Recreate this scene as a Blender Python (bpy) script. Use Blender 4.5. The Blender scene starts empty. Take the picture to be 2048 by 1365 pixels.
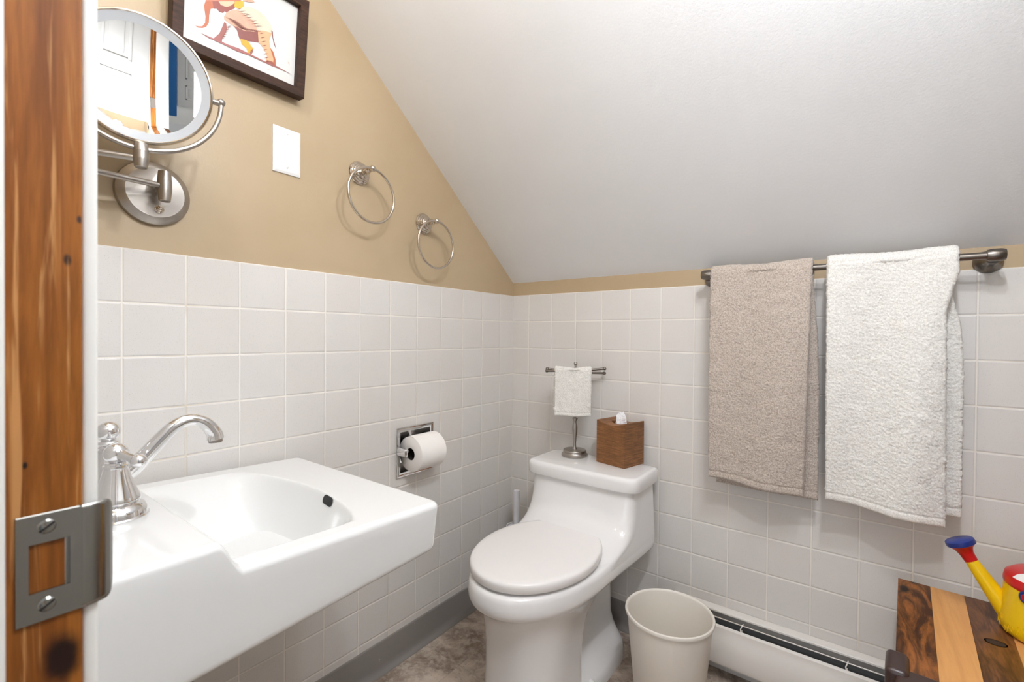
import bpy, bmesh, math, random, json
import numpy as np
from mathutils import Vector, Matrix
random.seed(4); np.random.seed(4)
PI = math.pi
scene = bpy.context.scene
COL = scene.collection

# ---------------------------------------------------------------- helpers
def lin(c):
    return tuple(((v/255)/12.92 if v/255 <= 0.04045 else ((v/255+0.055)/1.055)**2.4) for v in c)+(1.0,)

class MB:
    """collects shapes into one mesh"""
    def __init__(s): s.v=[]; s.f=[]; s.m=[]
    def add(s, verts, faces, mat=0, M=None):
        o=len(s.v)
        for p in verts:
            p=Vector(p)
            if M is not None: p=M@p
            s.v.append(tuple(p))
        for f in faces:
            s.f.append(tuple(i+o for i in f)); s.m.append(mat)
        return s
    def rbox(s, lo, hi, bev=0.0, seg=3, mat=0, M=None):
        bm=bmesh.new()
        bmesh.ops.create_cube(bm,size=1.0)
        for v in bm.verts:
            v.co=Vector(((lo[i]+hi[i])/2+v.co[i]*(hi[i]-lo[i])) for i in range(3))
        if bev>0: bmesh.ops.bevel(bm,geom=bm.edges[:]+bm.verts[:],offset=bev,segments=seg,profile=0.5,affect='EDGES')
        bm.verts.index_update()
        s.add([v.co.copy() for v in bm.verts],[[v.index for v in f.verts] for f in bm.faces],mat,M)
        bm.free(); return s
    def loft(s, rings, mat=0, closed=True, cap0=False, cap1=False, M=None):
        n=len(rings[0]); V=[p for r in rings for p in r]; F=[]
        for i in range(len(rings)-1):
            for j in range(n if closed else n-1):
                a=i*n+j; b=i*n+(j+1)%n
                F.append((a,b,b+n,a+n))
        if cap0: F.append(tuple(reversed(range(n))))
        if cap1: F.append(tuple((len(rings)-1)*n+j for j in range(n)))
        return s.add(V,F,mat,M)
    def lathe(s, prof, M=None, seg=32, mat=0, cap0=True, cap1=True):
        rings=[[(r*math.cos(2*PI*k/seg), r*math.sin(2*PI*k/seg), h) for k in range(seg)] for r,h in prof]
        return s.loft(rings,mat,True,cap0 and prof[0][0]>1e-6,cap1 and prof[-1][0]>1e-6,M)
    def ball(s, c, r, seg=24, mat=0, sq=(1,1,1)):
        prof=[(r*math.sin(PI*k/14), -r*math.cos(PI*k/14)) for k in range(15)]
        prof[0]=(1e-5,-r); prof[-1]=(1e-5,r)
        return s.lathe(prof, Matrix.Translation(c)@Matrix.Diagonal((*sq,1)), seg, mat, True, True)
    def tube(s, pts, r, seg=14, mat=0, closed=False, caps=True, M=None):
        P=[Vector(p) for p in pts]; n=len(P)
        R=[r]*n if isinstance(r,(int,float)) else list(r)
        T=[]
        for i in range(n):
            if closed: t=P[(i+1)%n]-P[i-1]
            else: t=P[min(i+1,n-1)]-P[max(i-1,0)]
            T.append(t.normalized())
        up=Vector((0,0,1)) if abs(T[0].z)<0.9 else Vector((1,0,0))
        N=(up-T[0]*up.dot(T[0])).normalized()
        rings=[]
        for i in range(n):
            N=(N-T[i]*N.dot(T[i])).normalized(); B=T[i].cross(N)
            rings.append([P[i]+R[i]*(math.cos(2*PI*k/seg)*N+math.sin(2*PI*k/seg)*B) for k in range(seg)])
        if closed: rings.append(rings[0])
        return s.loft(rings,mat,True,caps and not closed,caps and not closed,M)
    def build(s, name, mats, parent=None, smooth=True, angle=35, loc=None):
        me=bpy.data.meshes.new(name)
        V=s.v
        if loc is not None: V=[(x-loc[0],y-loc[1],z-loc[2]) for x,y,z in V]
        me.from_pydata(V,[],s.f)
        if not isinstance(mats,(list,tuple)): mats=[mats]
        for m in mats: me.materials.append(m)
        me.polygons.foreach_set('material_index',s.m)
        bm=bmesh.new(); bm.from_mesh(me)
        bmesh.ops.remove_doubles(bm,verts=bm.verts,dist=1e-6)
        bmesh.ops.recalc_face_normals(bm,faces=bm.faces)
        bm.to_mesh(me); bm.free()
        if smooth:
            me.shade_smooth(); me.set_sharp_from_angle(angle=math.radians(angle))
        me.update()
        o=bpy.data.objects.new(name,me); COL.objects.link(o)
        if loc is not None: o.location=loc
        if parent is not None:
            o.parent=parent
            o.matrix_parent_inverse=Matrix.Translation(parent.location).inverted() if loc is None else Matrix.Identity(4)
            if loc is not None: o.matrix_parent_inverse=Matrix.Translation(parent.location).inverted()
        return o

def thing(name,label,cat,loc,group=None):
    o=bpy.data.objects.new(name,None); COL.objects.link(o)
    o.location=loc; o.empty_display_size=0.03
    return tag(o,label,cat,group)
def tag(o,label,cat,group=None,kind=None):
    o['label']=label; o['category']=cat
    if group: o['group']=group
    if kind: o['kind']=kind
    return o
def struct(o): o['kind']='structure'; return o
def axisM(loc, direction):
    d=Vector(direction).normalized()
    return Matrix.Translation(loc)@d.to_track_quat('Z','Y').to_matrix().to_4x4()
def bez(P,n=24):
    P=[Vector(p) for p in P]; out=[]
    # Catmull-Rom through the points
    Q=[2*P[0]-P[1]]+P+[2*P[-1]-P[-2]]
    for i in range(1,len(Q)-2):
        for k in range(n):
            t=k/n
            a,b,c,d=Q[i-1],Q[i],Q[i+1],Q[i+2]
            out.append(0.5*((2*b)+(c-a)*t+(2*a-5*b+4*c-d)*t*t+(3*b-a-3*c+d)*t**3))
    out.append(P[-1]); return out
def sstep(a,b,x):
    t=min(1,max(0,(x-a)/(b-a))); return t*t*(3-2*t)

# ---------------------------------------------------------------- materials
class NT:
    def __init__(s,name):
        s.mat=bpy.data.materials.new(name); s.mat.use_nodes=True
        s.t=s.mat.node_tree; s.b=s.t.nodes['Principled BSDF']
    def n(s,typ,**kw):
        nd=s.t.nodes.new(typ)
        for k,v in kw.items():
            if k=='ins':
                for kk,vv in v.items():
                    if isinstance(vv,bpy.types.NodeSocket): s.t.links.new(vv,nd.inputs[kk])
                    else: nd.inputs[kk].default_value=vv
            else: setattr(nd,k,v)
        return nd
    def math(s,op,a,b=0.0,c=0.0,clamp=False):
        nd=s.t.nodes.new('ShaderNodeMath'); nd.operation=op; nd.use_clamp=clamp
        for i,v in enumerate((a,b,c)):
            if isinstance(v,bpy.types.NodeSocket): s.t.links.new(v,nd.inputs[i])
            else: nd.inputs[i].default_value=v
        return nd.outputs[0]
    def ss(s,x,a,b):
        nd=s.n('ShaderNodeMapRange',interpolation_type='SMOOTHSTEP',ins={0:x,1:a,2:b,3:0.0,4:1.0}); return nd.outputs[0]
    def mix(s,f,a,b):
        nd=s.n('ShaderNodeMix',data_type='RGBA')
        for k,v in ((0,f),(6,a),(7,b)):
            if isinstance(v,bpy.types.NodeSocket): s.t.links.new(v,nd.inputs[k])
            else: nd.inputs[k].default_value=v
        return nd.outputs[2]
    def set(s,**kw):
        for k,v in kw.items():
            k={'color':'Base Color','rough':'Roughness','metal':'Metallic','normal':'Normal','spec':'Specular IOR Level','coat':'Coat Weight','sheen':'Sheen Weight','aniso':'Anisotropic'}.get(k,k)
            if isinstance(v,bpy.types.NodeSocket): s.t.links.new(v,s.b.inputs[k])
            else: s.b.inputs[k].default_value=v
        return s
    def pos(s): return s.n('ShaderNodeTexCoord').outputs['Object']
    def noise(s,vec,scale,detail=3,rough=0.5,dist=0.0):
        return s.n('ShaderNodeTexNoise',ins={'Vector':vec,'Scale':scale,'Detail':detail,'Roughness':rough,'Distortion':dist}).outputs[0]
    def bump(s,h,strength=0.3,dist=0.002):
        return s.n('ShaderNodeBump',ins={'Height':h,'Strength':strength,'Distance':dist}).outputs[0]
def simple(name,c,rough=0.4,metal=0.0,**kw):
    return NT(name).set(color=lin(c),rough=rough,metal=metal,**kw).mat

TS=0.1095
def tile_mat(name,axis,off,top):
    k=NT(name); sx=k.n('ShaderNodeSeparateXYZ',ins={0:k.pos()})
    u=sx.outputs[axis]; v=sx.outputs[2]
    gu=k.math('DIVIDE',k.math('SUBTRACT',u,off),TS); gv=k.math('DIVIDE',k.math('SUBTRACT',top,v),TS)
    def edge(g):
        f=k.math('FRACT',g); return k.math('MULTIPLY',k.math('MINIMUM',f,k.math('SUBTRACT',1.0,f)),TS)
    d=k.math('MINIMUM',edge(gu),edge(gv))
    grout=k.math('SUBTRACT',1.0,k.ss(d,0.0008,0.0019))
    cell=k.n('ShaderNodeCombineXYZ',ins={0:k.math('FLOOR',gu),1:k.math('FLOOR',gv),2:0.0}).outputs[0]
    wn=k.n('ShaderNodeTexWhiteNoise',noise_dimensions='3D',ins={'Vector':cell})
    p=k.pos()
    speck=k.ss(k.noise(p,520,2,0.6),0.60,0.74)
    mott=k.noise(p,9,3)
    base=k.mix(mott,lin((221,218,214)),lin((214,211,207)))
    base=k.mix(k.math('MULTIPLY',wn.outputs[0],0.35),base,lin((212,205,197)))
    base=k.mix(k.math('MULTIPLY',speck,0.55),base,lin((160,156,152)))
    col=k.mix(grout,base,lin((236,231,222)))
    # slightly tinted grime here and there in the joints
    gr=k.math('MULTIPLY',k.ss(k.noise(p,5.5,3),0.55,0.7),grout)
    col=k.mix(k.math('MULTIPLY',gr,0.45),col,lin((196,178,150)))
    h=k.math('ADD',k.ss(d,0.0006,0.0042),k.math('MULTIPLY',k.noise(p,70,2),0.10))
    k.set(color=col,rough=k.math('ADD',0.34,k.math('MULTIPLY',grout,0.4)),normal=k.bump(h,0.55,0.0018),spec=0.35)
    return k.mat
def paint_mat(name,c,c2,rough=0.5,spec=0.3,bs=0.12):
    k=NT(name); p=k.pos()
    col=k.mix(k.ss(k.noise(p,2.2,4),0.35,0.7),lin(c),lin(c2))
    h=k.math('ADD',k.noise(p,180,3,0.6),k.math('MULTIPLY',k.noise(p,14,3),0.7))
    return k.set(color=col,rough=rough,spec=spec,normal=k.bump(h,bs,0.0016)).mat

M={}
M['tile_left']=tile_mat('wall_tile_left',1,-0.0897,1.217)
M['tile_back']=tile_mat('wall_tile_back',0,0.0815,1.217)
M['tan']=paint_mat('tan_paint',(183,163,133),(176,155,124),0.38,0.45)
M['ceil']=paint_mat('ceiling_paint',(236,237,238),(232,233,234),0.6,0.25,0.25)
M['white_paint']=paint_mat('white_trim_paint',(232,231,226),(226,224,218),0.35,0.4,0.06)
M['door_paint']=paint_mat('door_paint',(206,205,201),(200,199,195),0.4,0.35,0.05)
M['porcelain']=NT('white_porcelain').set(color=lin((232,233,232)),rough=0.10,spec=0.5,coat=0.3).mat
M['toilet']=NT('toilet_china').set(color=lin((236,235,234)),rough=0.09,spec=0.5,coat=0.3).mat
M['seat']=NT('seat_plastic').set(color=lin((238,235,233)),rough=0.22,spec=0.45).mat
M['chrome']=NT('chrome').set(color=(0.86,0.86,0.87,1),rough=0.06,metal=1.0).mat
k=NT('brushed_nickel'); p=k.pos()
st=k.n('ShaderNodeMapping',ins={'Vector':p,'Scale':(1.0,1.0,24.0)}).outputs[0]
k.set(color=lin((176,170,163)),rough=k.math('ADD',0.26,k.math('MULTIPLY',k.noise(st,120,2),0.12)),metal=1.0); M['nickel']=k.mat
M['nickel_dark']=NT('dark_nickel').set(color=lin((128,121,114)),rough=0.3,metal=1.0).mat
M['nickel_polished']=NT('polished_nickel').set(color=lin((206,196,184)),rough=0.12,metal=1.0).mat
M['steel']=NT('strike_steel').set(color=lin((158,157,152)),rough=0.16,metal=1.0).mat
M['black']=simple('dark_cavity',(14,14,15),0.6)
M['heater_white']=simple('heater_enamel',(226,222,216),0.35)
M['plate']=simple('plate_plastic',(234,234,233),0.3)
M['screw_white']=simple('screw_paint',(222,220,214),0.4)
M['bin']=NT('bin_plastic').set(color=lin((230,224,214)),rough=0.42,spec=0.35).mat
M['brush']=simple('brush_plastic',(214,214,218),0.4)
M['dark_brown']=NT('dark_brown_plastic').set(color=lin((58,40,36)),rough=0.33).mat
M['yellow']=NT('yellow_plastic').set(color=lin((236,196,16)),rough=0.3,spec=0.45).mat
M['red']=NT('red_plastic').set(color=lin((196,24,26)),rough=0.3).mat
M['blue']=NT('blue_plastic').set(color=lin((28,48,122)),rough=0.3).mat
M['sticker']=simple('white_sticker',(236,232,228),0.4)
M['paper']=simple('toilet_paper_white',(243,240,236),0.9)
M['card']=simple('cardboard_core',(60,52,44),0.9)
k=NT('tissue_white'); M['tissue']=k.set(color=lin((238,238,240)),rough=0.9,**{'Subsurface Weight':0.0}).mat
M['mirror']=NT('mirror_glass').set(color=(0.93,0.94,0.94,1),rough=0.0,metal=1.0).mat
M['frost']=NT('frosted_ring').set(color=lin((176,180,184)),rough=0.35).mat
# vinyl cove base
k=NT('grey_vinyl'); p=k.pos()
k.set(color=k.mix(k.ss(k.noise(p,60,3,0.6,0.4),0.68,0.78),lin((136,131,127)),lin((180,175,170))),rough=0.42); M['vinyl']=k.mat
# stone look vinyl floor
k=NT('stone_vinyl_floor'); p=k.pos(); sx=k.n('ShaderNodeSeparateXYZ',ins={0:p})
FT=0.3048
def fl_edge(o,off):
    f=k.math('FRACT',k.math('DIVIDE',k.math('SUBTRACT',o,off),FT)); return k.math('MULTIPLY',k.math('MINIMUM',f,k.math('SUBTRACT',1.0,f)),FT)
d=k.math('MINIMUM',fl_edge(sx.outputs[0],0.170),fl_edge(sx.outputs[1],-0.4945))
g=k.math('SUBTRACT',1.0,k.ss(d,0.0006,0.0018))
cell=k.n('ShaderNodeCombineXYZ',ins={0:k.math('FLOOR',k.math('DIVIDE',k.math('SUBTRACT',sx.outputs[0],0.170),FT)),1:k.math('FLOOR',k.math('DIVIDE',k.math('ADD',sx.outputs[1],0.4945),FT)),2:0.0}).outputs[0]
wv=k.n('ShaderNodeTexWhiteNoise',noise_dimensions='3D',ins={'Vector':cell}).outputs[1]
pp=k.n('ShaderNodeVectorMath',operation='MULTIPLY_ADD',ins={0:wv,1:(3,3,3),2:p}).outputs[0]
n1=k.noise(pp,7,8,0.68,0.6); n2=k.noise(pp,40,6,0.7,0.3)
c=k.mix(k.ss(n1,0.36,0.66),lin((132,113,98)),lin((204,188,172)))
c=k.mix(k.math('MULTIPLY',k.ss(n2,0.42,0.68),0.55),c,lin((218,206,192)))
c=k.mix(k.math('MULTIPLY',k.ss(k.noise(pp,90,4,0.7),0.55,0.7),0.4),c,lin((84,70,60)))
c=k.mix(k.math('MULTIPLY',g,0.65),c,lin((172,160,144)))
k.set(color=c,rough=0.5,normal=k.bump(k.math('ADD',n2,k.math('MULTIPLY',g,-0.5)),0.15,0.001)); M['floor']=k.mat

def wood(name,cd,cl,axis=1,scale=18,stretch=0.06,rough=0.4,knots=(),streak=None,fine=0.35,contrast=(0.35,0.68)):
    """grain runs along `axis`"""
    k=NT(name); p=k.pos()
    s=[1,1,1]; s[axis]=stretch
    mp=k.n('ShaderNodeMapping',ins={'Vector':p,'Scale':tuple(s)}).outputs[0]
    dist=k.noise(mp,scale*0.35,3)
    n=k.noise(mp,scale,6,0.62,2.0)
    c=k.mix(k.ss(n,*contrast),lin(cd),lin(cl))
    f=k.noise(mp,scale*9,4,0.65)
    c=k.mix(k.math('MULTIPLY',k.ss(f,0.42,0.7),fine),c,lin(tuple(int(v*0.62) for v in cd)))
    for (kp,kr,kc) in knots:
        dv=k.n('ShaderNodeVectorMath',operation='SUBTRACT',ins={0:p,1:kp}).outputs[0]
        sc=[1,1,1]; sc[axis]=0.55
        dm=k.n('ShaderNodeVectorMath',operation='MULTIPLY',ins={0:dv,1:tuple(sc)}).outputs[0]
        l=k.n('ShaderNodeVectorMath',operation='LENGTH',ins={0:dm}).outputs['Value']
        l=k.math('ADD',l,k.math('MULTIPLY',k.math('SUBTRACT',k.noise(p,60,3),0.5),kr*0.5))
        c=k.mix(k.math('SUBTRACT',1.0,k.ss(l,kr*0.35,kr)),c,lin(kc))
    if streak:
        sp,w,sc_,amt=streak
        c=k.mix(k.math('MULTIPLY',k.ss(k.noise(k.n('ShaderNodeMapping',ins={'Vector':p,'Scale':sp}).outputs[0],w,4,0.6,0.5),0.55,0.68),amt),c,lin(sc_))
    k.set(color=c,rough=rough,spec=0.3,normal=k.bump(f,0.08,0.0008)); return k.mat
M['jamb']=wood('raw_amber_jamb',(114,62,18),(152,92,34),2,34,0.07,0.42,
   knots=[((0.76,-1.496,0.832),0.013,(34,16,10)),((0.76,-1.4934,1.0942),0.0026,(60,36,24)),((0.76,-1.4876,1.1216),0.0020,(60,40,36)),((0.76,-1.5129,0.9632),0.0016,(24,16,12))],
   streak=((1,60,2.2),2.2,(212,158,100),0.6),fine=0.25)
M['walnut']=wood('dark_acacia',(64,36,20),(158,96,44),1,26,0.2,0.3,fine=0.4,contrast=(0.36,0.66),
   knots=[((1.262,-0.135,0.46),0.014,(30,18,12)),((1.300,-0.225,0.46),0.018,(70,38,18))])
M['walnut2']=wood('brown_acacia',(72,42,25),(126,80,46),1,30,0.14,0.3,fine=0.4,contrast=(0.36,0.64),knots=[((1.384,-0.27,0.46),0.024,(112,72,38))])
M['maple']=wood('light_sapwood',(205,146,84),(224,168,104),1,14,0.1,0.36,fine=0.12,contrast=(0.2,0.8))
M['frame_wood']=wood('walnut_frame',(46,28,18),(72,45,30),1,60,0.15,0.6,fine=0.4)
# woven wood veneer of the tissue cover
k=NT('tissue_box_wood'); p=k.pos()
mp=k.n('ShaderNodeMapping',ins={'Vector':p,'Scale':(0.3,0.3,8)}).outputs[0]; mp2=k.n('ShaderNodeMapping',ins={'Vector':p,'Scale':(7,7,0.5)}).outputs[0]
c=k.mix(k.ss(k.noise(mp,55,4,0.65),0.32,0.7),lin((98,62,30)),lin((150,100,56)))
c=k.mix(k.math('MULTIPLY',k.ss(k.noise(mp2,60,3),0.5,0.7),0.4),c,lin((96,54,28)))
k.set(color=c,rough=0.5,normal=k.bump(k.noise(mp,90,3),0.1,0.0008)); M['boxwood']=k.mat
def terry(name,c,c2):
    k=NT(name); p=k.pos()
    n=k.noise(p,330,3,0.7)
    col=k.mix(k.ss(n,0.34,0.62),lin(c2),lin(c))
    k.set(color=col,rough=0.95,spec=0.1,sheen=0.35,normal=k.bump(n,0.7,0.0022)); return k.mat
M['beige']=terry('beige_terry',(203,191,180),(163,149,137))
M['white_terry']=terry('white_terry',(240,238,233),(214,211,204))
M['band_beige']=simple('beige_hem',(206,194,182),0.9)
M['band_white']=simple('white_hem',(240,238,234),0.9)

# ---------------------------------------------------------------- room shell
XR=1.95; YF=-1.486; YB=-1.61; ZK=1.27; SL=0.825; ZC=2.32
YC=-(ZC-ZK)/SL
def quadgrid(mb,plane,val,us,vs,hole=None,mat=0,flip=False):
    for i in range(len(us)-1):
        for j in range(len(vs)-1):
            a,b,c,d=us[i],us[i+1],vs[j],vs[j+1]
            if hole and a>=hole[0]-1e-6 and b<=hole[1]+1e-6 and c>=hole[2]-1e-6 and d<=hole[3]+1e-6: continue
            P=[(a,c),(b,c),(b,d),(a,d)]
            if plane=='x': V=[(val,q[0],q[1]) for q in P]
            elif plane=='y': V=[(q[0],val,q[1]) for q in P]
            else: V=[(q[0],q[1],val) for q in P]
            mb.add(V,[(0,1,2,3)],mat)
    return mb
HY0,HY1,HZ0,HZ1=-0.603,-0.465,0.600,0.740
TT=1.217   # top of the tiling
b=MB()
quadgrid(b,'x',0.0,[YF,HY0,HY1,0.0],[0.0,HZ0,HZ1,TT-0.003],(HY0,HY1,HZ0,HZ1),0)
# rounded bullnose top edge of the tile field
b.loft([[(0.0,YF,TT-0.003),(0.0,0.0,TT-0.003)],[(-0.0012,YF,TT-0.0008),(-0.0012,0,TT-0.0008)],[(-0.0035,YF,TT),(-0.0035,0,TT)],[(-0.005,YF,TT),(-0.005,0,TT)]],0,False)
b.add([(-0.005,YF,TT),(-0.005,0.02,TT),(-0.005,0.02,ZK+0.01),(-0.005,YC,ZC+0.03),(-0.005,YF,ZC+0.03)],[(0,1,2,3,4)],1)
struct(b.build('wall_left',[M['tile_left'],M['tan']],smooth=False))
b=MB()
quadgrid(b,'y',0.0,[0.0,XR],[0.0,TT-0.003],None,0)
b.loft([[(0,0,TT-0.003),(XR,0,TT-0.003)],[(0,0.0012,TT-0.0008),(XR,0.0012,TT-0.0008)],[(0,0.0035,TT),(XR,0.0035,TT)],[(0,0.005,TT),(XR,0.005,TT)]],0,False)
b.add([(-0.005,0.005,TT),(XR,0.005,TT),(XR,0.005,ZK+0.004),(-0.005,0.005,ZK+0.004)],[(0,1,2,3)],1)
struct(b.build('wall_back',[M['tile_back'],M['tan']],smooth=False))
b=MB()
b.add([(-0.06,0.06,ZK-SL*0.055),(XR+.05,0.06,ZK-SL*0.055),(XR+.05,YC,ZC),(-0.06,YC,ZC)],[(0,1,2,3)])
b.add([(-0.06,YC,ZC),(XR+.05,YC,ZC),(XR+.05,YF-0.2,ZC),(-0.06,YF-0.2,ZC)],[(0,1,2,3)])
struct(b.build('ceiling',M['ceil'],smooth=False))
b=MB(); quadgrid(b,'z',0.0,[-0.6,XR+1.2],[-4.2,0.01]); struct(b.build('floor',M['floor'],smooth=False))
# right wall (knee side) with the same tiling
b=MB(); b.add([(XR,0,TT),(XR,0,ZK),(XR,YC,ZC),(XR,YF,ZC),(XR,YF,TT)],[(0,1,2,3,4)],1); b.add([(XR,0,0),(XR,0,TT),(XR,YF,TT),(XR,YF,0)],[(0,1,2,3)],0); struct(b.build('wall_right',[M['tile_left'],M['tan']],smooth=False))
# front wall with the doorway the camera stands in
DX0,DX1,DZ=0.735,1.545,2.03
b=MB()
for (x0,x1,z0,z1,m_) in ((-0.005,DX0,TT,ZC,1),(-0.005,DX0,0,TT,0),(DX1,XR,TT,ZC,1),(DX1,XR,0,TT,0),(DX0,DX1,DZ+0.025,ZC,1)): b.rbox((x0,YB,z0),(x1,YF,z1),0,1,m_)
struct(b.build('wall_front',[M['tile_back'],M['tan']],smooth=False))

# coved vinyl base
def cove(name,pts_axis,a0,a1):
    prof=[(0.0,0.100),(0.0022,0.0985),(0.003,0.094),(0.003,0.028),(0.0045,0.017),(0.009,0.008),(0.0155,0.0035),(0.0165,0.0015),(0.0165,0.0)]
    b=MB()
    if pts_axis=='y': rings=[[(d,a0,z) for d,z in prof],[(d,a1,z) for d,z in prof]]
    else: rings=[[(a0,-d,z) for d,z in prof],[(a1,-d,z) for d,z in prof]]
    b.loft(rings,0,False)
    return struct(b.build(name,M['vinyl'],angle=60))
cove('baseboard_left','y',YF,0.0); cove('baseboard_back','x',0.0,0.70)

# door frame: raw amber rabbets, white stops and casing
XJ=0.76
b=MB(); b.rbox((DX0,YB,0),(XJ,YF,DZ),0.0012,2); struct(b.build('trim_1',M['jamb'],smooth=False))
b=MB(); b.rbox((XJ,-1.572,0),(XJ+0.0125,-1.5222,DZ),0.002,2); struct(b.build('trim_2',M['white_paint']))
b=MB(); b.rbox((0.69,YF,0),(XJ-0.0025,YF+0.0085,DZ+0.07),0.0022,3); b.rbox((0.69,YF+0.004,0),(0.715,YF+0.016,DZ+0.07),0.004,3); struct(b.build('trim_3',M['white_paint']))
XH=1.52
b=MB(); b.rbox((XH,YB,0),(DX1,YF,DZ),0.0012,2); b.rbox((XJ,YB,DZ),(XH,YF,DZ+0.025),0.0012,2); struct(b.build('trim_4',M['jamb'],smooth=False))
b=MB(); b.rbox((XH-0.0125,YB,0),(XH,-1.5222,DZ),0.002,2); b.rbox((XJ,-1.572,DZ-0.0125),(XH,-1.5222,DZ),0.002,2); struct(b.build('trim_5',M['white_paint']))
b=MB(); b.rbox((XH+0.006,YF,0),(XH+0.076,YF+0.014,DZ+0.07),0.004,3); b.rbox((XJ-0.07,YF,DZ+0.005),(XH+0.076,YF+0.014,DZ+0.075),0.004,3); struct(b.build('trim_6',M['white_paint']))

def panel_door(name,Mw,w=0.73,h=2.0,t=0.035):
    """six panel door, local x = width, y = thickness, hinge at x=0"""
    b=MB(); b.rbox((0,0,0.012),(w,t,h),0.002,2)
    pw=(w-0.33)/2
    for (x0,x1) in ((0.11,0.11+pw),(w-0.11-pw,w-0.11)):
        for (z0,z1) in ((0.20,0.78),(0.94,1.52),(1.62,1.86)):
            for s,y in ((-1,0.0),(1,t)):
                # raised moulding frame and centre field
                for (a,c,e,g) in ((x0,z0,x1,z0+0.022),(x0,z1-0.022,x1,z1),(x0,z0,x0+0.022,z1),(x1-0.022,z0,x1,z1)):
                    lo=(a,min(y,y+s*0.007),c); hi=(e,max(y,y+s*0.007),g)
                    b.rbox(lo,hi,0.003,2)
                b.rbox((x0+0.05,min(y,y+s*0.005),z0+0.05),(x1-0.05,max(y,y+s*0.005),z1-0.05),0.0022,2)
    V=[tuple(Mw@Vector(v)) for v in b.v]; b.v=V
    return struct(b.build(name,M['door_paint'],angle=30))
dm=Matrix.Translation((XH+0.004,YF+0.008,0.0))@Matrix.Rotation(math.radians(84),4,'Z')
d1=panel_door('door_1',dm@Matrix.Translation((0,-0.035,0)))
b=MB()
for z in (0.25,1.02,1.80):
    b.tube([(XH-0.003,YF+0.004,z-0.045),(XH-0.003,YF+0.004,z+0.045)],0.006,10)
    b.rbox((XH-0.0015,YF-0.032,z-0.045),(XH+0.001,YF+0.002,z+0.045),0.0005,1)
b.build('hinge',M['nickel'],d1)
b=MB(); KM=dm@Matrix.Translation((0.67,-0.035,0.95)); b.ball(tuple(KM@Vector((0,-0.055,0))),0.027,20); b.tube([KM@Vector((0,-0.05,0)),KM@Vector((0,0.09,0))],0.01); b.ball(tuple(KM@Vector((0,0.09,0))),0.027,20)
b.build('door_knob',NT('brass').set(color=lin((200,160,90)),rough=0.2,metal=1.0).mat,d1)

# hall beyond the doorway (seen only in the make-up mirror)
b=MB(); quadgrid(b,'y',-3.4,[-0.6,XR+1.2],[0,2.35]); struct(b.build('wall_hall',M['white_paint'],smooth=False))
b=MB(); quadgrid(b,'x',-0.6,[-3.4,YB],[0,2.35]); quadgrid(b,'x',2.55,[-3.4,YB],[0,2.35]); b.rbox((XR,YB,0),(XR+1.2,YF,2.35)); b.rbox((-0.6,YB,0),(-0.005,YF,2.35)); struct(b.build('wall_hall_end',M['white_paint'],smooth=False))
b=MB(); quadgrid(b,'z',2.35,[-0.6,XR+1.2],[-3.4,YB]); struct(b.build('ceiling_hall',M['ceil'],smooth=False))
panel_door('door_2',Matrix.Translation((2.54,-2.72,0))@Matrix.Rotation(PI/2,4,'Z'))
HB=MB(); HB.rbox((2.20,-1.885,0.25),(2.23,-1.74,2.1),0.01,2); 
tag(HB.build('hanging_cloth',simple('blue_cloth',(30,92,150),0.9)),'blue cloth hanging in the hall, seen in the round mirror','cloth')

# strike plate on the left jamb
SP=thing('strike_plate','shiny steel door strike plate with two slotted screws on the raw wood jamb','strike plate',(XJ,-1.50,0.897))
Y0,Y1,Z0,Z1=-1.5172,-1.4868,0.8622,0.9312
XP=XJ+0.0016
b=MB()
hy0,hy1,hz0,hz1=-1.5115,-1.4925,0.8815,0.9125
o4=lambda y0,y1,z0,z1,x:[(x,y0,z0),(x,y1,z0),(x,y1,z1),(x,y0,z1)]
b.loft([o4(hy0,hy1,hz0,hz1,XJ),o4(hy0,hy1,hz0,hz1,XP),o4(Y0+.0004,Y1,Z0+.0004,Z1-.0004,XP),o4(Y0,Y1,Z0,Z1,XP-.0004),o4(Y0,Y1,Z0,Z1,XJ)],0)
# bent tongue inside the latch hole
rings=[]
for i in range(7):
    a=i/6*1.2; rings.append([(XJ+0.001-0.006*(1-math.cos(a)),hy1-0.006*math.sin(a)*0.7,z) for z in (hz0,hz1)])
b.loft(rings,0,False)
b.build('plate',M['steel'],SP,angle=25)
b=MB()
rings=[]; nz=24
for i in range(17):
    s=i/16; a=s*1.15
    y=Y1-0.001+0.0185*math.sin(a)/math.sin(1.15); x=XP-0.0125*(1-math.cos(a))
    # outline narrows to rounded corners at the tip
    c=max(0.0,(s-0.62)/0.38); ins=0.009*(1-math.sqrt(max(0,1-c*c)))
    for off in (0,):
        rings.append([(x,y,Z0+ins+(Z1-Z0-2*ins)*j/nz) for j in range(nz+1)])
b.loft(rings,0,False)
lip=b.build('lip',M['steel'],SP,angle=40)
md=lip.modifiers.new('thick','SOLIDIFY'); md.thickness=0.0014; md.offset=-1
for z in (0.9225,0.8725):
    b=MB(); y=-1.5035
    b.lathe([(0.0046,0.0),(0.0046,0.0004),(0.0036,0.0014),(0.0007,0.0019)],axisM((XP-0.0002,y,z),(1,0,0)),20)
    s=b.build('screw',M['steel'],SP)
    b=MB(); b.rbox((-0.0042,-0.0005,-0.0002),(0.0042,0.0005,0.0021),0,1,0,axisM((XP-0.0002,y,z),(1,0,0))@Matrix.Rotation(0.6,4,'Z')); b.build('slot',M['black'],s,smooth=False)

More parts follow.
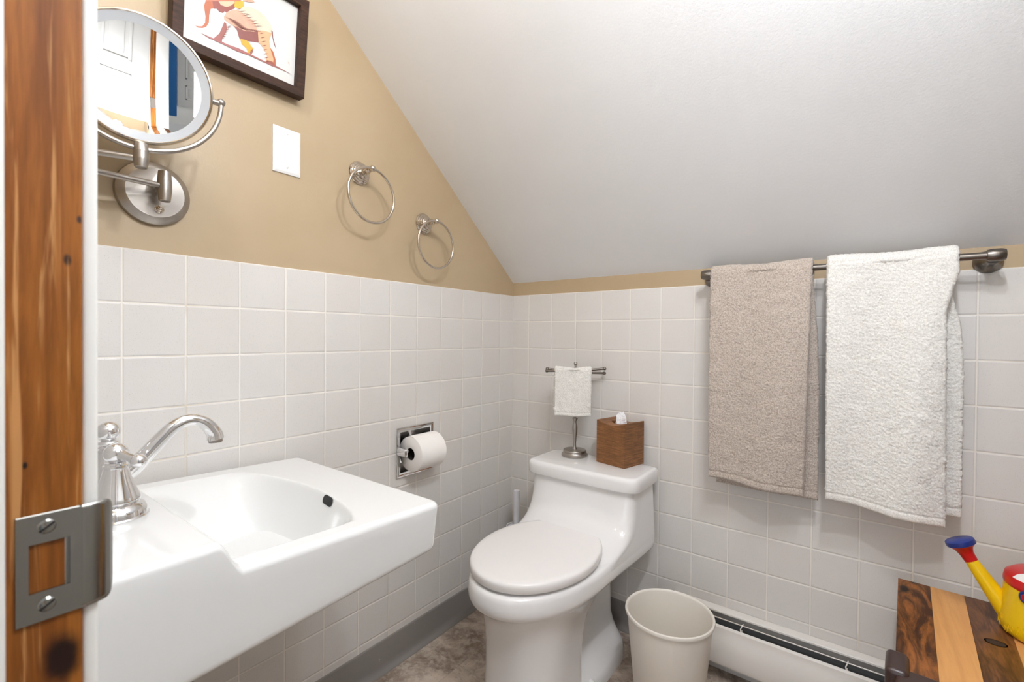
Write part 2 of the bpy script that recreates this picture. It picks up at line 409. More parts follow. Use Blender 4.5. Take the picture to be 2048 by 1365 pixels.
# ---------------------------------------------------------------- things on the left wall
# framed elephant print, tipped forward at the top
PF=thing('framed_print','dark wood framed watercolour print of an elephant on the tan wall','picture',(0.0,-1.078,1.655))
th=math.atan(0.10)
FM=Matrix(((math.cos(th),0,math.sin(th),0.004),(0,1,0,0),(-math.sin(th),0,math.cos(th),1.655),(0,0,0,1)))  # local: x out, y along the wall, z up the frame
fy0,fy1,fz0,fz1,fw=-1.221,-0.9355,-0.003,0.2345,0.0205
D=0.0275
b=MB()
# mitred frame: outer/inner loops
def loop(y0,y1,z0,z1,x): return [(x,y0,z0),(x,y1,z0),(x,y1,z1),(x,y0,z1)]
e=0.0012
b.loft([loop(fy0,fy1,fz0,fz1,0.0),loop(fy0,fy1,fz0,fz1,D-e),loop(fy0+e,fy1-e,fz0+e,fz1-e,D),loop(fy0+fw-e,fy1-fw+e,fz0+fw-e,fz1-fw+e,D),loop(fy0+fw,fy1-fw,fz0+fw,fz1-fw,D-e),loop(fy0+fw,fy1-fw,fz0+fw,fz1-fw,0.008)],0,True,False,False,FM)
b.build('frame',M['frame_wood'],PF,angle=20)
ART=json.loads('''{"trunk":[[-1.1572,0.1172],[-1.1597,0.1062],[-1.156,0.0858],[-1.1563,0.0728],[-1.1611,0.063],[-1.1683,0.0593],[-1.1747,0.0575],[-1.1696,0.0554],[-1.1609,0.0591],[-1.1538,0.0652],[-1.149,0.0766],[-1.1488,0.0929],[-1.1464,0.1071],[-1.1405,0.1111],[-1.144,0.1246]],"head":[[-1.144,0.1246],[-1.1404,0.1104],[-1.1345,0.1136],[-1.1297,0.1097],[-1.122,0.1114],[-1.1191,0.1171],[-1.1159,0.1155],[-1.1083,0.1246],[-1.1006,0.1321],[-1.0962,0.1413],[-1.0982,0.1502]],"ear":[[-1.099,0.1497],[-1.1001,0.1375],[-1.0911,0.1373],[-1.0815,0.1426],[-1.0794,0.1522],[-1.0814,0.1596]],"ear2":[[-1.1321,0.1312],[-1.1272,0.1258],[-1.1164,0.1276],[-1.1072,0.1352],[-1.0996,0.146],[-1.0998,0.1493]],"back":[[-1.0817,0.1476],[-1.0669,0.1549],[-1.0498,0.1565],[-1.0338,0.1529],[-1.0207,0.1422],[-1.0138,0.1316],[-1.0161,0.1215],[-1.0303,0.1178],[-1.0478,0.1141],[-1.0569,0.1216],[-1.0742,0.1296],[-1.0909,0.1324]],"belly":[[-1.1007,0.0953],[-1.0923,0.0895],[-1.0877,0.0766],[-1.0841,0.0716],[-1.0718,0.076],[-1.0584,0.0809],[-1.0447,0.0859],[-1.0401,0.0988],[-1.0476,0.109],[-1.0545,0.1089],[-1.0731,0.1045],[-1.0896,0.1011]],"chest":[[-1.1202,0.105],[-1.1159,0.1155],[-1.1021,0.1296],[-1.091,0.1341],[-1.081,0.1327],[-1.0606,0.1282],[-1.0516,0.1191],[-1.0477,0.1107],[-1.0561,0.1046],[-1.0761,0.0961],[-1.0926,0.0961],[-1.1007,0.0953],[-1.1071,0.0953],[-1.1191,0.0989]],"foreleg":[[-1.119,0.094],[-1.1224,0.0823],[-1.1279,0.0646],[-1.1381,0.0496],[-1.1387,0.046],[-1.1288,0.0477],[-1.1225,0.0466],[-1.1214,0.058],[-1.1157,0.0709],[-1.113,0.0822],[-1.115,0.0928]],"leg2":[[-1.0851,0.0745],[-1.0813,0.0644],[-1.0711,0.0608],[-1.0674,0.0539],[-1.0655,0.048],[-1.0612,0.0474],[-1.0557,0.0596],[-1.0552,0.0668],[-1.0614,0.0708],[-1.065,0.0759],[-1.0719,0.0777]],"leg2d":[[-1.0609,0.0606],[-1.056,0.0664],[-1.0557,0.0596],[-1.0604,0.0503],[-1.0632,0.0542]],"hind":[[-1.0478,0.1124],[-1.0447,0.0859],[-1.032,0.078],[-1.0241,0.064],[-1.0269,0.0484],[-1.0178,0.0472],[-1.0104,0.047],[-1.0023,0.0507],[-1.004,0.0662],[-1.0103,0.0813],[-1.018,0.0884],[-1.0205,0.1014],[-1.0161,0.1215],[-1.0304,0.1195]],"hindd":[[-1.018,0.0866],[-1.0103,0.0813],[-1.004,0.0662],[-1.0023,0.0507],[-1.0104,0.047],[-1.0085,0.0641]],"foot":[[-1.0269,0.0484],[-1.0237,0.0553],[-1.011,0.0576],[-1.0023,0.0507],[-1.0104,0.047],[-1.0178,0.0472]],"ground":[[-1.1649,0.0474],[-1.1411,0.0481],[-1.1289,0.0493],[-1.11,0.0495],[-1.0874,0.052],[-1.0605,0.0512],[-1.027,0.0501],[-0.9995,0.0519],[-0.9628,0.0481],[-0.9994,0.0484],[-1.0269,0.047],[-1.0637,0.047],[-1.0904,0.0438],[-1.1193,0.0449],[-1.147,0.0444]],"tail":[[-1.0173,0.128],[-1.0136,0.1264],[-1.012,0.1129],[-1.0034,0.0901],[-1.0094,0.0997],[-1.0149,0.1167]],"speck":[[-0.9751,0.076],[-0.9721,0.0737],[-0.9689,0.0696],[-0.9719,0.071]],"speck2":[[-1.0227,0.0351],[-1.0129,0.0401],[-1.0173,0.0363]],"topb":[[-1.0822,0.1591],[-1.0691,0.1664],[-1.0575,0.1716],[-1.0624,0.1675],[-1.0707,0.1635]],"hatch":[[[-1.1183,0.1051],[-1.1034,0.1068],[-1.0879,0.1095],[-1.1032,0.1078]],[[-1.1157,0.104],[-1.1003,0.1058],[-1.0843,0.1086],[-1.1001,0.1068]],[[-1.1132,0.1029],[-1.0972,0.1047],[-1.0806,0.1076],[-1.0969,0.1057]],[[-1.1106,0.1018],[-1.0941,0.1037],[-1.0769,0.1067],[-1.0938,0.1047]],[[-1.108,0.1007],[-1.0909,0.1026],[-1.0731,0.1057],[-1.0907,0.1036]],[[-1.1054,0.0995],[-1.0878,0.1016],[-1.0694,0.1047],[-1.0875,0.1026]],[[-1.1028,0.0984],[-1.0846,0.1005],[-1.0656,0.1037],[-1.0843,0.1015]],[[-1.1001,0.0972],[-1.0814,0.0994],[-1.0618,0.1027],[-1.0811,0.1005]],[[-1.0975,0.0961],[-1.0782,0.0984],[-1.058,0.1018],[-1.0779,0.0994]],[[-1.099,0.131],[-1.0894,0.1376],[-1.0799,0.1452],[-1.0896,0.1385]],[[-1.094,0.1292],[-1.0844,0.1349],[-1.0748,0.1417],[-1.0845,0.1359]],[[-1.0891,0.1274],[-1.0793,0.1322],[-1.0696,0.1382],[-1.0794,0.1333]],[[-1.084,0.1255],[-1.0742,0.1321],[-1.0645,0.1397],[-1.0745,0.133]],[[-1.079,0.1236],[-1.0691,0.1293],[-1.0593,0.1362],[-1.0693,0.1304]],[[-1.0739,0.1217],[-1.0639,0.1266],[-1.0539,0.1326],[-1.064,0.1277]],[[-1.0687,0.1198],[-1.0587,0.1264],[-1.0488,0.1341],[-1.0589,0.1274]],[[-1.0635,0.1179],[-1.0534,0.1237],[-1.0434,0.1305],[-1.0536,0.1247]],[[-1.0583,0.116],[-1.0481,0.1209],[-1.0379,0.1269],[-1.0482,0.1219]],[[-1.0448,0.1048],[-1.0379,0.1093],[-1.0315,0.1151],[-1.0384,0.1106]],[[-1.0425,0.0969],[-1.0358,0.101],[-1.0296,0.1065],[-1.0363,0.1023]],[[-1.0401,0.0889],[-1.0338,0.0927],[-1.0277,0.0979],[-1.0342,0.094]],[[-1.0378,0.0809],[-1.0317,0.0843],[-1.0259,0.0892],[-1.0321,0.0857]],[[-1.0355,0.0728],[-1.0296,0.0759],[-1.024,0.0805],[-1.0299,0.0773]],[[-1.0331,0.0647],[-1.0275,0.0675],[-1.0221,0.0717],[-1.0278,0.0689]],[[-1.0307,0.0566],[-1.0254,0.059],[-1.0202,0.063],[-1.0256,0.0605]],[[-1.0284,0.0484],[-1.0232,0.0505],[-1.0183,0.0542],[-1.0235,0.052]],[[-1.1147,0.0863],[-1.1088,0.0892],[-1.103,0.0934],[-1.109,0.0905]],[[-1.1161,0.0819],[-1.1105,0.0847],[-1.1049,0.0887],[-1.1106,0.0859]],[[-1.1175,0.0776],[-1.1121,0.0802],[-1.1068,0.0841],[-1.1123,0.0814]],[[-1.1189,0.0732],[-1.1137,0.0757],[-1.1087,0.0794],[-1.1139,0.0769]],[[-1.1203,0.0688],[-1.1154,0.0712],[-1.1106,0.0748],[-1.1155,0.0724]],[[-1.1217,0.0645],[-1.117,0.0667],[-1.1125,0.0702],[-1.1172,0.0679]],[[-1.1231,0.0601],[-1.1186,0.0622],[-1.1143,0.0655],[-1.1188,0.0635]],[[-1.1245,0.0558],[-1.1203,0.0578],[-1.1162,0.0609],[-1.1204,0.059]],[[-1.091,0.0978],[-1.0814,0.0982],[-1.0712,0.0998],[-1.081,0.0993]],[[-1.0846,0.1001],[-1.0748,0.1006],[-1.0645,0.1022],[-1.0745,0.1017]],[[-1.078,0.1025],[-1.0681,0.103],[-1.0578,0.1046],[-1.0678,0.1041]],[[-1.0714,0.1049],[-1.0614,0.1054],[-1.051,0.1071],[-1.0611,0.1065]],[[-1.0648,0.1073],[-1.0547,0.1078],[-1.0441,0.1095],[-1.0543,0.109]],[[-1.058,0.1097],[-1.0478,0.1103],[-1.0372,0.112],[-1.0475,0.1114]]]}''')
ART['crown']=[[-1.157,.117],[-1.1555,.135],[-1.147,.152],[-1.132,.163],[-1.112,.166],[-1.096,.160],[-1.083,.158],[-1.098,.1502],[-1.0962,.1413],[-1.144,.1246]]
ART['topb']=[[-1.0822,.1591],[-1.0691,.1640],[-1.0575,.1700],[-1.066,.176],[-1.085,.166]]
cols={'paper':(212,211,208),'trunk':(156,84,52),'crown':(168,98,80),'head':(128,66,58),'ear':(206,150,44),'ear2':(196,160,132),'back':(184,180,160),'belly':(120,68,62),'chest':(186,146,124),'foreleg':(136,76,68),'leg2':(202,142,40),'leg2d':(124,80,72),'hind':(200,152,116),'hindd':(158,84,50),'foot':(136,78,62),'ground':(140,82,78),'tail':(120,74,72),'speck':(190,160,140),'speck2':(226,170,160),'topb':(190,140,120),'hatch':(104,48,40)}
names=list(cols); amats=[]
for n_ in names:
    k=NT('print_'+n_); c=cols[n_]
    if n_=='paper': k.set(color=lin(c),rough=0.35)
    else: k.set(color=k.mix(k.noise(k.pos(),60,3),lin(c),lin(tuple(min(255,int(v*1.12+6)) for v in c))),rough=0.4)
    amats.append(k.mat)
b=MB()
b.add([(0.010,fy0+fw-.001,fz0+fw-.001),(0.010,fy1-fw+.001,fz0+fw-.001),(0.010,fy1-fw+.001,fz1-fw+.001),(0.010,fy0+fw-.001,fz1-fw+.001)],[(0,1,2,3)],0,FM)
lay=0.0102
# the upper half of the figure (cut off by the photo's edge) carried on plainly
allp=[q for k_,v_ in ART.items() if k_!='hatch' for q in v_]
for n_ in names[1:]:
    if n_ not in ART: continue
    polys=ART[n_] if n_=='hatch' else [ART[n_]]
    for P in polys:
        if n_ in('trunk','head','ear','ear2','topb'):
            P=[(y,z) for y,z in P]
        b.add([(lay,y,z) for y,z in P],[tuple(range(len(P)))],names.index(n_),FM)
    lay+=0.00006
b.build('print',amats,PF,smooth=False)

# blank wall plate
WP=thing('blank_wall_plate','white blank plastic wall plate with two screws on the tan wall','wall plate',(0,-0.963,1.513))
b=MB(); yc,zc,hw,hh=-0.963,1.5135,0.0355,0.0578
def pl(i,x): return [(x,yc-hw+i,zc-hh+i),(x,yc+hw-i,zc-hh+i),(x,yc+hw-i,zc+hh-i),(x,yc-hw+i,zc+hh-i)]
b.loft([pl(0,-0.005),pl(0,-0.0025),pl(0.0006,-0.0015),pl(0.0055,0.0006),pl(0.0065,0.0009)],0,True,False,True)
b.build('plate',M['plate'],WP,angle=20)
for z in (zc+0.042,zc-0.042):
    b=MB(); b.lathe([(0.0028,0),(0.0026,0.0009),(0.0008,0.0014)],axisM((0.0009,yc,z),(1,0,0)),16); s=b.build('screw',M['screw_white'],WP)
    b=MB(); b.rbox((-0.0023,-0.0004,0.0006),(0.0023,0.0004,0.0015),0,1,0,axisM((0.0009,yc,z),(1,0,0))@Matrix.Rotation(0.9,4,'Z')); b.build('slot',M['nickel'],s,smooth=False)

# towel rings
def towel_ring(label,y,z,r):
    t=thing('towel_ring',label,'towel ring',(-0.005,y,z),'towel rings on the tan wall')
    b=MB(); A=axisM((-0.005,y,z),(1,0,0))
    b.lathe([(0.034,0),(0.034,0.003),(0.0325,0.0055),(0.0305,0.006),(0.0300,0.009),(0.0285,0.0105),(0.0255,0.011),(0.0250,0.014),(0.0235,0.0155),(0.0205,0.016),(0.0200,0.0185),(0.0180,0.020),(0.0130,0.021),(0.0095,0.024)],A,40)
    b.build('rosette',M['nickel_polished'],t,angle=28)
    b=MB(); b.lathe([(0.010,0.020),(0.0075,0.026),(0.0065,0.031),(0.0085,0.037),(0.0105,0.043),(0.0085,0.049),(0.0058,0.052),(0.0055,0.056),(0.0065,0.058)],A,24)
    b.ball((0.060,y,z),0.0092,20); b.build('post',M['nickel_polished'],t,angle=50)
    b=MB(); n=72
    b.tube([(0.060,y-0.002+r*math.sin(2*PI*i/n),z-r+r*math.cos(2*PI*i/n)) for i in range(n)],0.0037,12,0,True); b.build('ring',M['nickel_polished'],t,angle=80)
towel_ring('upper nickel towel ring on the tan wall, nearer the blank plate',-0.749,1.5195,0.0765)
towel_ring('lower nickel towel ring on the tan wall, nearer the sloped ceiling',-0.499,1.4215,0.0770)

# recessed toilet-paper holder and roll
TH_=thing('toilet_paper_holder','recessed chrome toilet paper holder in the white wall tiles','toilet paper holder',(0,-0.534,0.67))
ay0,ay1,az0,az1=-0.6125,-0.4555,0.590,0.750
b=MB()
def lp(i,x): return [(x,ay0+i,az0+i),(x,ay1-i,az0+i),(x,ay1-i,az1-i),(x,ay0+i,az1-i)]
b.loft([lp(0,0.0),lp(0,0.0035),lp(0.002,0.006),lp(0.004,0.0062),lp(0.013,0.0030),lp(0.0145,0.0030),lp(0.0145,-0.045)],0,True,False,True)
b.build('frame',M['chrome'],TH_,angle=20)
for yy,sg in ((-0.606,1),(-0.462,-1)):
    b=MB(); b.rbox((0.0035,yy-0.008,0.664),(0.048,yy+0.008,0.690),0.0062,4); b.build('arm',M['chrome'],TH_)
b=MB(); b.tube([(0.038,-0.600,0.676),(0.038,-0.468,0.676)],0.0075,16); b.build('roller',M['chrome'],TH_)
RL=thing('toilet_paper_roll','white toilet paper roll on the recessed chrome holder','toilet paper',(0.042,-0.5355,0.671))
RA=axisM((0.042,-0.5890,0.6705),(0,1,0))
b=MB(); Rr=0.0555
b.lathe([(0.0195,0.0),(Rr-0.002,0.0),(Rr,0.0015),(Rr,0.1045),(Rr-0.002,0.106),(0.0195,0.106),(0.0195,0.0)],RA,64,0,False,False)
# loose end of the sheet lying on the roll
rings=[]
for i in range(10):
    a=math.radians(62+i*5); rr=Rr+0.0004+0.00012*i
    rings.append([(0.042+rr*math.cos(a),y,0.6705+rr*math.sin(a)) for y in (-0.5890,-0.4835)])
b.loft(list(reversed(rings)),0,False)
b.build('paper',M['paper'],RL,angle=40)
b=MB(); b.lathe([(0.0190,0.002),(0.0194,0.002),(0.0194,0.104),(0.0190,0.104),(0.0190,0.002)],RA,32,0,False,False); b.build('core',M['card'],RL)

# swing-arm make-up mirror
MM=thing('makeup_mirror','round swing-arm make-up mirror of brushed nickel on the tan wall','mirror',(0,-1.242,1.336))
b=MB(); A=axisM((-0.005,-1.2425,1.3355),(1,0,0))
b.lathe([(0.0645,0),(0.0645,0.006),(0.0635,0.010),(0.055,0.018),(0.0500,0.0205),(0.0485,0.0205),(0.030,0.0225),(0.0,0.0235)],A,64,0,True,True)
b.build('wall_base',M['nickel'],MM,angle=25)
b=MB(); b.lathe([(0.0085,0),(0.0085,0.002),(0.006,0.0035),(0.0055,0.006),(0.003,0.0085),(0.0005,0.009)],axisM((0.0165,-1.2375,1.302),(1,0,0)),20); b.build('switch_knob',M['nickel_polished'],MM)
J1=Vector((0.056,-1.2395,1.341)); EL=Vector((0.092,-1.440,1.345)); c0=Vector((0.150,-1.3012,1.496)); az_=-0.165; EV=-0.15
hv=Vector((-math.sin(az_),math.cos(az_),0)); nv=Vector((math.cos(EV)*math.cos(az_),math.cos(EV)*math.sin(az_),math.sin(EV))); uv=nv.cross(hv)
YR=0.1225
J2=c0-Vector((0,0,YR+0.003))
def barrel(mb,c,h,r):
    mb.lathe([(r*0.72,-h),(r*0.8,-h+0.001),(r,-h*0.30),(r,-h*0.28),(r*0.985,-h*0.27),(r*0.985,-h*0.23),(r,-h*0.22),(r,h*0.3),(r*0.985,h*0.31),(r*0.985,h*0.34),(r,h*0.35),(r*0.86,h-0.001),(r*0.8,h)],Matrix.Translation(c),28)
b=MB(); barrel(b,J1,0.030,0.0125); b.tube([(0.016,J1.y,J1.z),(J1.x,J1.y,J1.z)],0.009); b.build('hinge_barrel',M['nickel'],MM,angle=30)
b=MB(); barrel(b,J2-Vector((0,0,0.009)),0.0215,0.0118); b.build('hinge_barrel',M['nickel'],MM,angle=30)
b=MB(); barrel(b,EL,0.028,0.012); b.build('hinge_barrel',M['nickel'],MM,angle=30)
b=MB(); b.tube([J1,EL+Vector((0,0,-0.012))],0.0058); b.build('arm',M['nickel'],MM)
b=MB(); b.tube([EL+Vector((0,0,0.010)),J2-Vector((0,0,0.014))],0.0058); b.build('arm',M['nickel'],MM)
b=MB(); pts=[c0+hv*(YR*math.cos(a))+Vector((0,0,YR*math.sin(a))) for a in [PI+PI*i/48 for i in range(49)]]
b.tube(pts,0.0044,12)
for s in (1,-1):
    e_=c0+hv*(s*YR); b.ball(tuple(e_+Vector((0,0,0.002))),0.0075,16); b.tube([e_,c0+hv*(s*0.106)],0.0055)
b.build('yoke',M['nickel'],MM,angle=60)
DM=Matrix((( hv.x,uv.x,nv.x,c0.x),(hv.y,uv.y,nv.y,c0.y),(hv.z,uv.z,nv.z,c0.z),(0,0,0,1)))
RO=0.1085; RI=0.0895
b=MB(); b.lathe([(0.0,-0.010),(RO-0.010,-0.010),(RO-0.003,-0.008),(RO,-0.003),(RO,0.006),(RO-0.0012,0.0085),(RO-0.0035,0.009),(RO-0.005,0.0075)],DM,96,0,True,False); b.build('rim',M['nickel_polished'],MM,angle=40)
b=MB(); b.lathe([(RO-0.005,0.0075),(RO-0.007,0.0068),(RI,0.0035)],DM,96,0,False,False); b.build('light_ring',M['frost'],MM,angle=40)
b=MB(); RC=0.40; rr=[RI*i/40 for i in range(41)]
# concave magnifying glass
prof=[(max(r_,1e-5), 0.0035-(math.sqrt(RC*RC-r_*r_)-math.sqrt(RC*RC-RI*RI))) for r_ in rr]
b.lathe(prof,DM,128,0,False,False); b.build('mirror_glass',M['mirror'],MM,angle=80)

# ---------------------------------------------------------------- sink
SX0,SX1,SY0,SY1=0.018,0.541,YF+0.004,-0.938
SK=thing('wall_hung_sink','white porcelain wall-hung sink with a raised back deck beside the door','sink',(0.275,YF,0.70))
def zrim(y): return 0.731+0.0365*(SY1-y)
def sink_top(x,y):
    z=zrim(y)
    # raised back deck, stepping down with an S curve
    t=sstep(-1.291,-1.322,y) if False else 1-sstep(-1.322,-1.291,y)
    z=z*(1-t)+(0.7845+0.02*(-1.37-y)*0.3)*t
    # bowl
    yfr=-1.098+0.044*max(0.0,1-((x-0.285)/0.215)**2)
    dl,dr,df,db=x-0.062,0.507-x,yfr-y,y+1.320
    if min(dl,dr,df,db)>0:
        a=min(1,dl/0.150); c=min(1,dr/0.060); d=min(1,df/0.058); g=min(1,db/0.110)
        f=lambda q,e=1.7: math.sin(min(1,q)*PI/2)**e
        dep=0.118*f(a)*f(c)*f(d,1.2)*f(g)
        z-=dep
    return z
def warp(u0,n,edges):
    """1-d spacing denser at the ends"""
    return u0
NX,NY=290,290
W,H=(SX1-SX0)/2,(SY1-SY0)/2; CX,CY=(SX0+SX1)/2,(SY0+SY1)/2
def dens(n):
    out=[]
    for i in range(n+1):
        t=i/n*2-1; out.append(math.copysign(1-(1-abs(t))**1.35,t))
    return out
rc=0.020; rb=0.011
V=[];F=[]
for tv in dens(NY):
    for tu in dens(NX):
        X,Y=tu*W,tv*H; ax,ay=abs(X),abs(Y)
        if ax>W-rc and ay>H-rc:
            p_,q_=ax-(W-rc),ay-(H-rc); m=max(p_,q_); l=math.hypot(p_,q_)
            if l>1e-9: p_,q_=p_*m/l,q_*m/l
            d=rc-math.hypot(p_,q_); ax,ay=W-rc+p_,H-rc+q_
        else: d=min(W-ax,H-ay)
        x=CX+math.copysign(ax,X); y=CY+math.copysign(ay,Y)
        z=sink_top(x,y)
        if d<rb: z-=rb-math.sqrt(max(0,rb*rb-(rb-d)**2))
        V.append((x,y,z))
n1=NX+1
for j in range(NY):
    for i in range(NX): F.append((j*n1+i,j*n1+i+1,(j+1)*n1+i+1,(j+1)*n1+i))
b=MB(); b.add(V,F)
per=[i for i in range(NX)]+[j*n1+NX for j in range(NY)]+[NY*n1+i for i in range(NX,0,-1)]+[j*n1 for j in range(NY,0,-1)]
loop0=[V[i] for i in per]
def zbot(y): return 0.637+0.05*(SY1-y)*-1.0*0.9 if False else 0.638-0.046*(SY1-y)
rings=[loop0]
def inset(lp,dx,zf):
    out=[]
    for (x,y,z) in lp:
        sx=(x-CX)/W; sy=(y-CY)/H
        out.append((x-dx*max(-1,min(1,sx*1.0)),y-dx*max(-1,min(1,sy)),zf(y,z)))
    return out
for k_ in range(1,6): rings.append([(x,y,z+(zbot(y)+0.014-z)*k_/5) for x,y,z in inset(loop0,0.005*k_/5,lambda y,z:z)])
for a in (0.35,0.7,1.05,PI/2): rings.append(inset(loop0,0.005+0.014*(1-math.cos(a)),lambda y,z,a=a:zbot(y)+0.014*(1-math.sin(a))))
rings.append(inset(loop0,0.06,lambda y,z:zbot(y)+0.002))
rings.append(inset(loop0,0.10,lambda y,z:zbot(y)+0.004))
b.loft(rings,0,True,False,True)
b.build('basin',M['porcelain'],SK,angle=60)
# overflow slot on the far wall of the bowl
ox,oz=0.3600,0.7265
def ywall(x,z):
    a_,b_=-1.15,-1.098+0.044*max(0.0,1-((x-0.285)/0.215)**2)
    for _ in range(40):
        m_=(a_+b_)/2
        if sink_top(x,m_)>z: b_=m_
        else: a_=m_
    return (a_+b_)/2
b=MB(); hw_,hh_=0.0205,0.0078; rows=[]
for j in range(13):
    v=-1+2*j/12; zz=oz+hh_*v; rows.append([])
    for i in range(21):
        u=-1+2*i/20; ex_=(hw_-hh_)+hh_*math.sqrt(max(0.0,1-v*v)); xx=ox+u*ex_
        rows[-1].append((xx,ywall(xx,zz)-0.0012,zz+0.0004))
b.loft(rows,0,False)
b.build('overflow_slot',M['black'],SK)
b=MB(); b.lathe([(0.021,0),(0.021,0.002),(0.016,0.003),(0.014,0.0015),(0.0,0.0015)],Matrix.Translation((0.30,-1.18,0.6165)),28); b.build('drain',M['chrome'],SK)
b=MB(); b.tube(bez([(0.275,-1.272,0.63),(0.275,-1.272,0.50),(0.275,-1.282,0.45),(0.275,-1.315,0.43),(0.275,-1.35,0.46),(0.275,-1.37,0.50),(0.275,-1.42,0.51),(0.275,YF,0.51)],6),0.016,16)
b.build('drain_pipe',simple('dark_pipe',(38,40,46),0.35,0.6),SK)

# faucet
FC=thing('faucet','polished chrome two-handle faucet with an arched spout on the white sink','faucet',(0.26,-1.37,0.785))
ZD=0.7835
def bell(mb,x,y,top,s=1.0):
    h=top-ZD
    mb.lathe([(0.038*s,0),(0.038*s,0.0022),(0.0362*s,0.004),(0.0355*s,0.010),(0.0325*s,0.0165),(0.0265*s,0.0205),(0.0262*s,0.0222),(0.0278*s,0.0240),(0.0280*s,0.0265),(0.0262*s,0.031),(0.0222*s,0.031+0.27*(h-0.031)),(0.0180*s,0.031+0.55*(h-0.031)),(0.0150*s,0.031+0.82*(h-0.031)),(0.0138*s,h-0.003),(0.0150*s,h-0.002),(0.0150*s,h+0.001),(0.0128*s,h+0.0025),(0.0124*s,h+0.005)],Matrix.Translation((x,y,ZD)),40)
def handle(x,y,dirn):
    b=MB(); bell(b,x,y,0.858)
    h=b.build('handle',M['chrome'],FC,angle=32)
    b=MB(); b.ball((x,y,0.8755),0.0145,24); d=Vector(dirn).normalized()
    tip=Vector((x,y,0.8755))+d*0.040
    b.tube([Vector((x,y,0.8755))+d*0.010,Vector((x,y,0.8755))+d*0.022,tip],[0.0085,0.0065,0.0070],16); b.ball(tuple(tip),0.0098,20)
    b.build('lever',M['chrome'],h,angle=60)
    if x>0.25:
        b=MB(); hp=Vector((x,y,0))+Vector((0.97,-0.22,0))*0.0198; b.lathe([(0.0027,0),(0.0027,0.0006),(0.0019,0.0006),(0.0018,-0.0015)],axisM((hp.x,hp.y,0.8265),(0.95,-0.22,0.14)),16,0,True,True); b.build('set_screw',M['black'],h)
handle(0.332,-1.3755,(0.85,0.42,-0.22)); handle(0.180,-1.3755,(-0.85,0.42,-0.22))
b=MB(); bell(b,0.256,-1.3680,0.868,1.02); b.build('spout_body',M['chrome'],FC,angle=32)
b=MB(); b.tube([(0.256,-1.3680,0.868),(0.256,-1.3680,0.888)],0.006); b.lathe([(0.0125,0),(0.014,0.002),(0.014,0.004),(0.012,0.006),(0.009,0.0075)],Matrix.Translation((0.256,-1.3680,0.875)),24); b.ball((0.256,-1.3680,0.8955),0.0155,24); b.build('lift_rod',M['chrome'],FC,angle=60)
sp=bez([(0.258,-1.360,0.818),(0.262,-1.338,0.836),(0.266,-1.312,0.866),(0.27,-1.288,0.892),(0.271,-1.264,0.9005),(0.272,-1.243,0.892),(0.272,-1.229,0.873),(0.272,-1.2265,0.862)],10)
nn=len(sp); rad=[0.0140-0.0042*min(1,i/nn*1.6)+0.0040*max(0,(i/nn-0.62)/0.38) for i in range(nn)]
b=MB(); b.tube(sp,rad,24); b.build('spout',M['chrome'],FC,angle=50)
b=MB(); b.tube([(0.272,-1.2265,0.8625),(0.272,-1.2262,0.8565)],0.0108,24); b.build('aerator',M['nickel'],FC)

# ---------------------------------------------------------------- toilet
TX=0.438
TL=thing('toilet','white one-piece toilet with its lid closed in the tiled corner','toilet',(TX,-0.35,0))
def ring(w,yb,yf,ys,e,z,rc=0.03,n=40,wb=None,half=None):
    """plan outline; Y measured out from the back wall. w half width where the front curve starts (ys), wb half width at the back"""
    P=[]; wb=w if wb is None else wb
    if half: w=half(ys); wb=half(yb+rc)
    def side(t): return half(yb+rc+(ys-yb-rc)*t) if half else wb+(w-wb)*(t*t*(3-2*t))
    for i in range(7):
        a=-PI/2+ (PI/2)*i/6; P.append((wb-rc+rc*math.cos(a), yb+rc+rc*math.sin(a)))
    for i in range(1,12): P.append((side(i/12), yb+rc+(ys-yb-rc)*i/12))
    for i in range(n+1):
        t=PI*i/n; c,s_=math.cos(t),math.sin(t)
        P.append((w*math.copysign(abs(c)**(2/e),c), ys+(yf-ys)*abs(s_)**(2/e)))
    for i in range(11,0,-1): P.append((-side(i/12), yb+rc+(ys-yb-rc)*i/12))
    for i in range(7):
        a=PI+(PI/2)*i/6; P.append((-wb+rc+rc*math.cos(a), yb+rc+rc*math.sin(a)))
    return [(TX+x,-Y,z) for x,Y in P]
b=MB()
R_=[ # pedestal foot up to the rim shell
 ring(0.122,0.375,0.620,0.48,2.5,0.0), ring(0.120,0.375,0.618,0.48,2.5,0.012), ring(0.116,0.375,0.614,0.48,2.5,0.05), ring(0.114,0.375,0.612,0.48,2.5,0.14),
 ring(0.117,0.37,0.615,0.47,2.4,0.21), ring(0.125,0.355,0.623,0.46,2.3,0.265), ring(0.136,0.325,0.636,0.45,2.2,0.300), ring(0.149,0.27,0.652,0.43,2.15,0.324,0.05), ring(0.161,0.17,0.666,0.41,2.1,0.338,0.05),
 ring(0.172,0.07,0.677,0.39,2.1,0.3455,0.03,40,0.182), ring(0.179,0.047,0.683,0.37,2.1,0.352,0.025,40,0.193), ring(0.1825,0.042,0.687,0.36,2.1,0.361,0.022,40,0.198),ring(0.1825,0.041,0.687,0.36,2.1,0.375,0.022,40,0.199), ring(0.1815,0.041,0.685,0.36,2.1,0.390,0.022,40,0.199), ring(0.1795,0.041,0.682,0.36,2.1,0.3985,0.022,40,0.1989), ring(0.175,0.041,0.677,0.36,2.1,0.403,0.022,40,0.1987), ring(0.165,0.041,0.668,0.36,2.1,0.4042,0.022,40,0.1975)]
b.loft(R_,0,True,True,True)
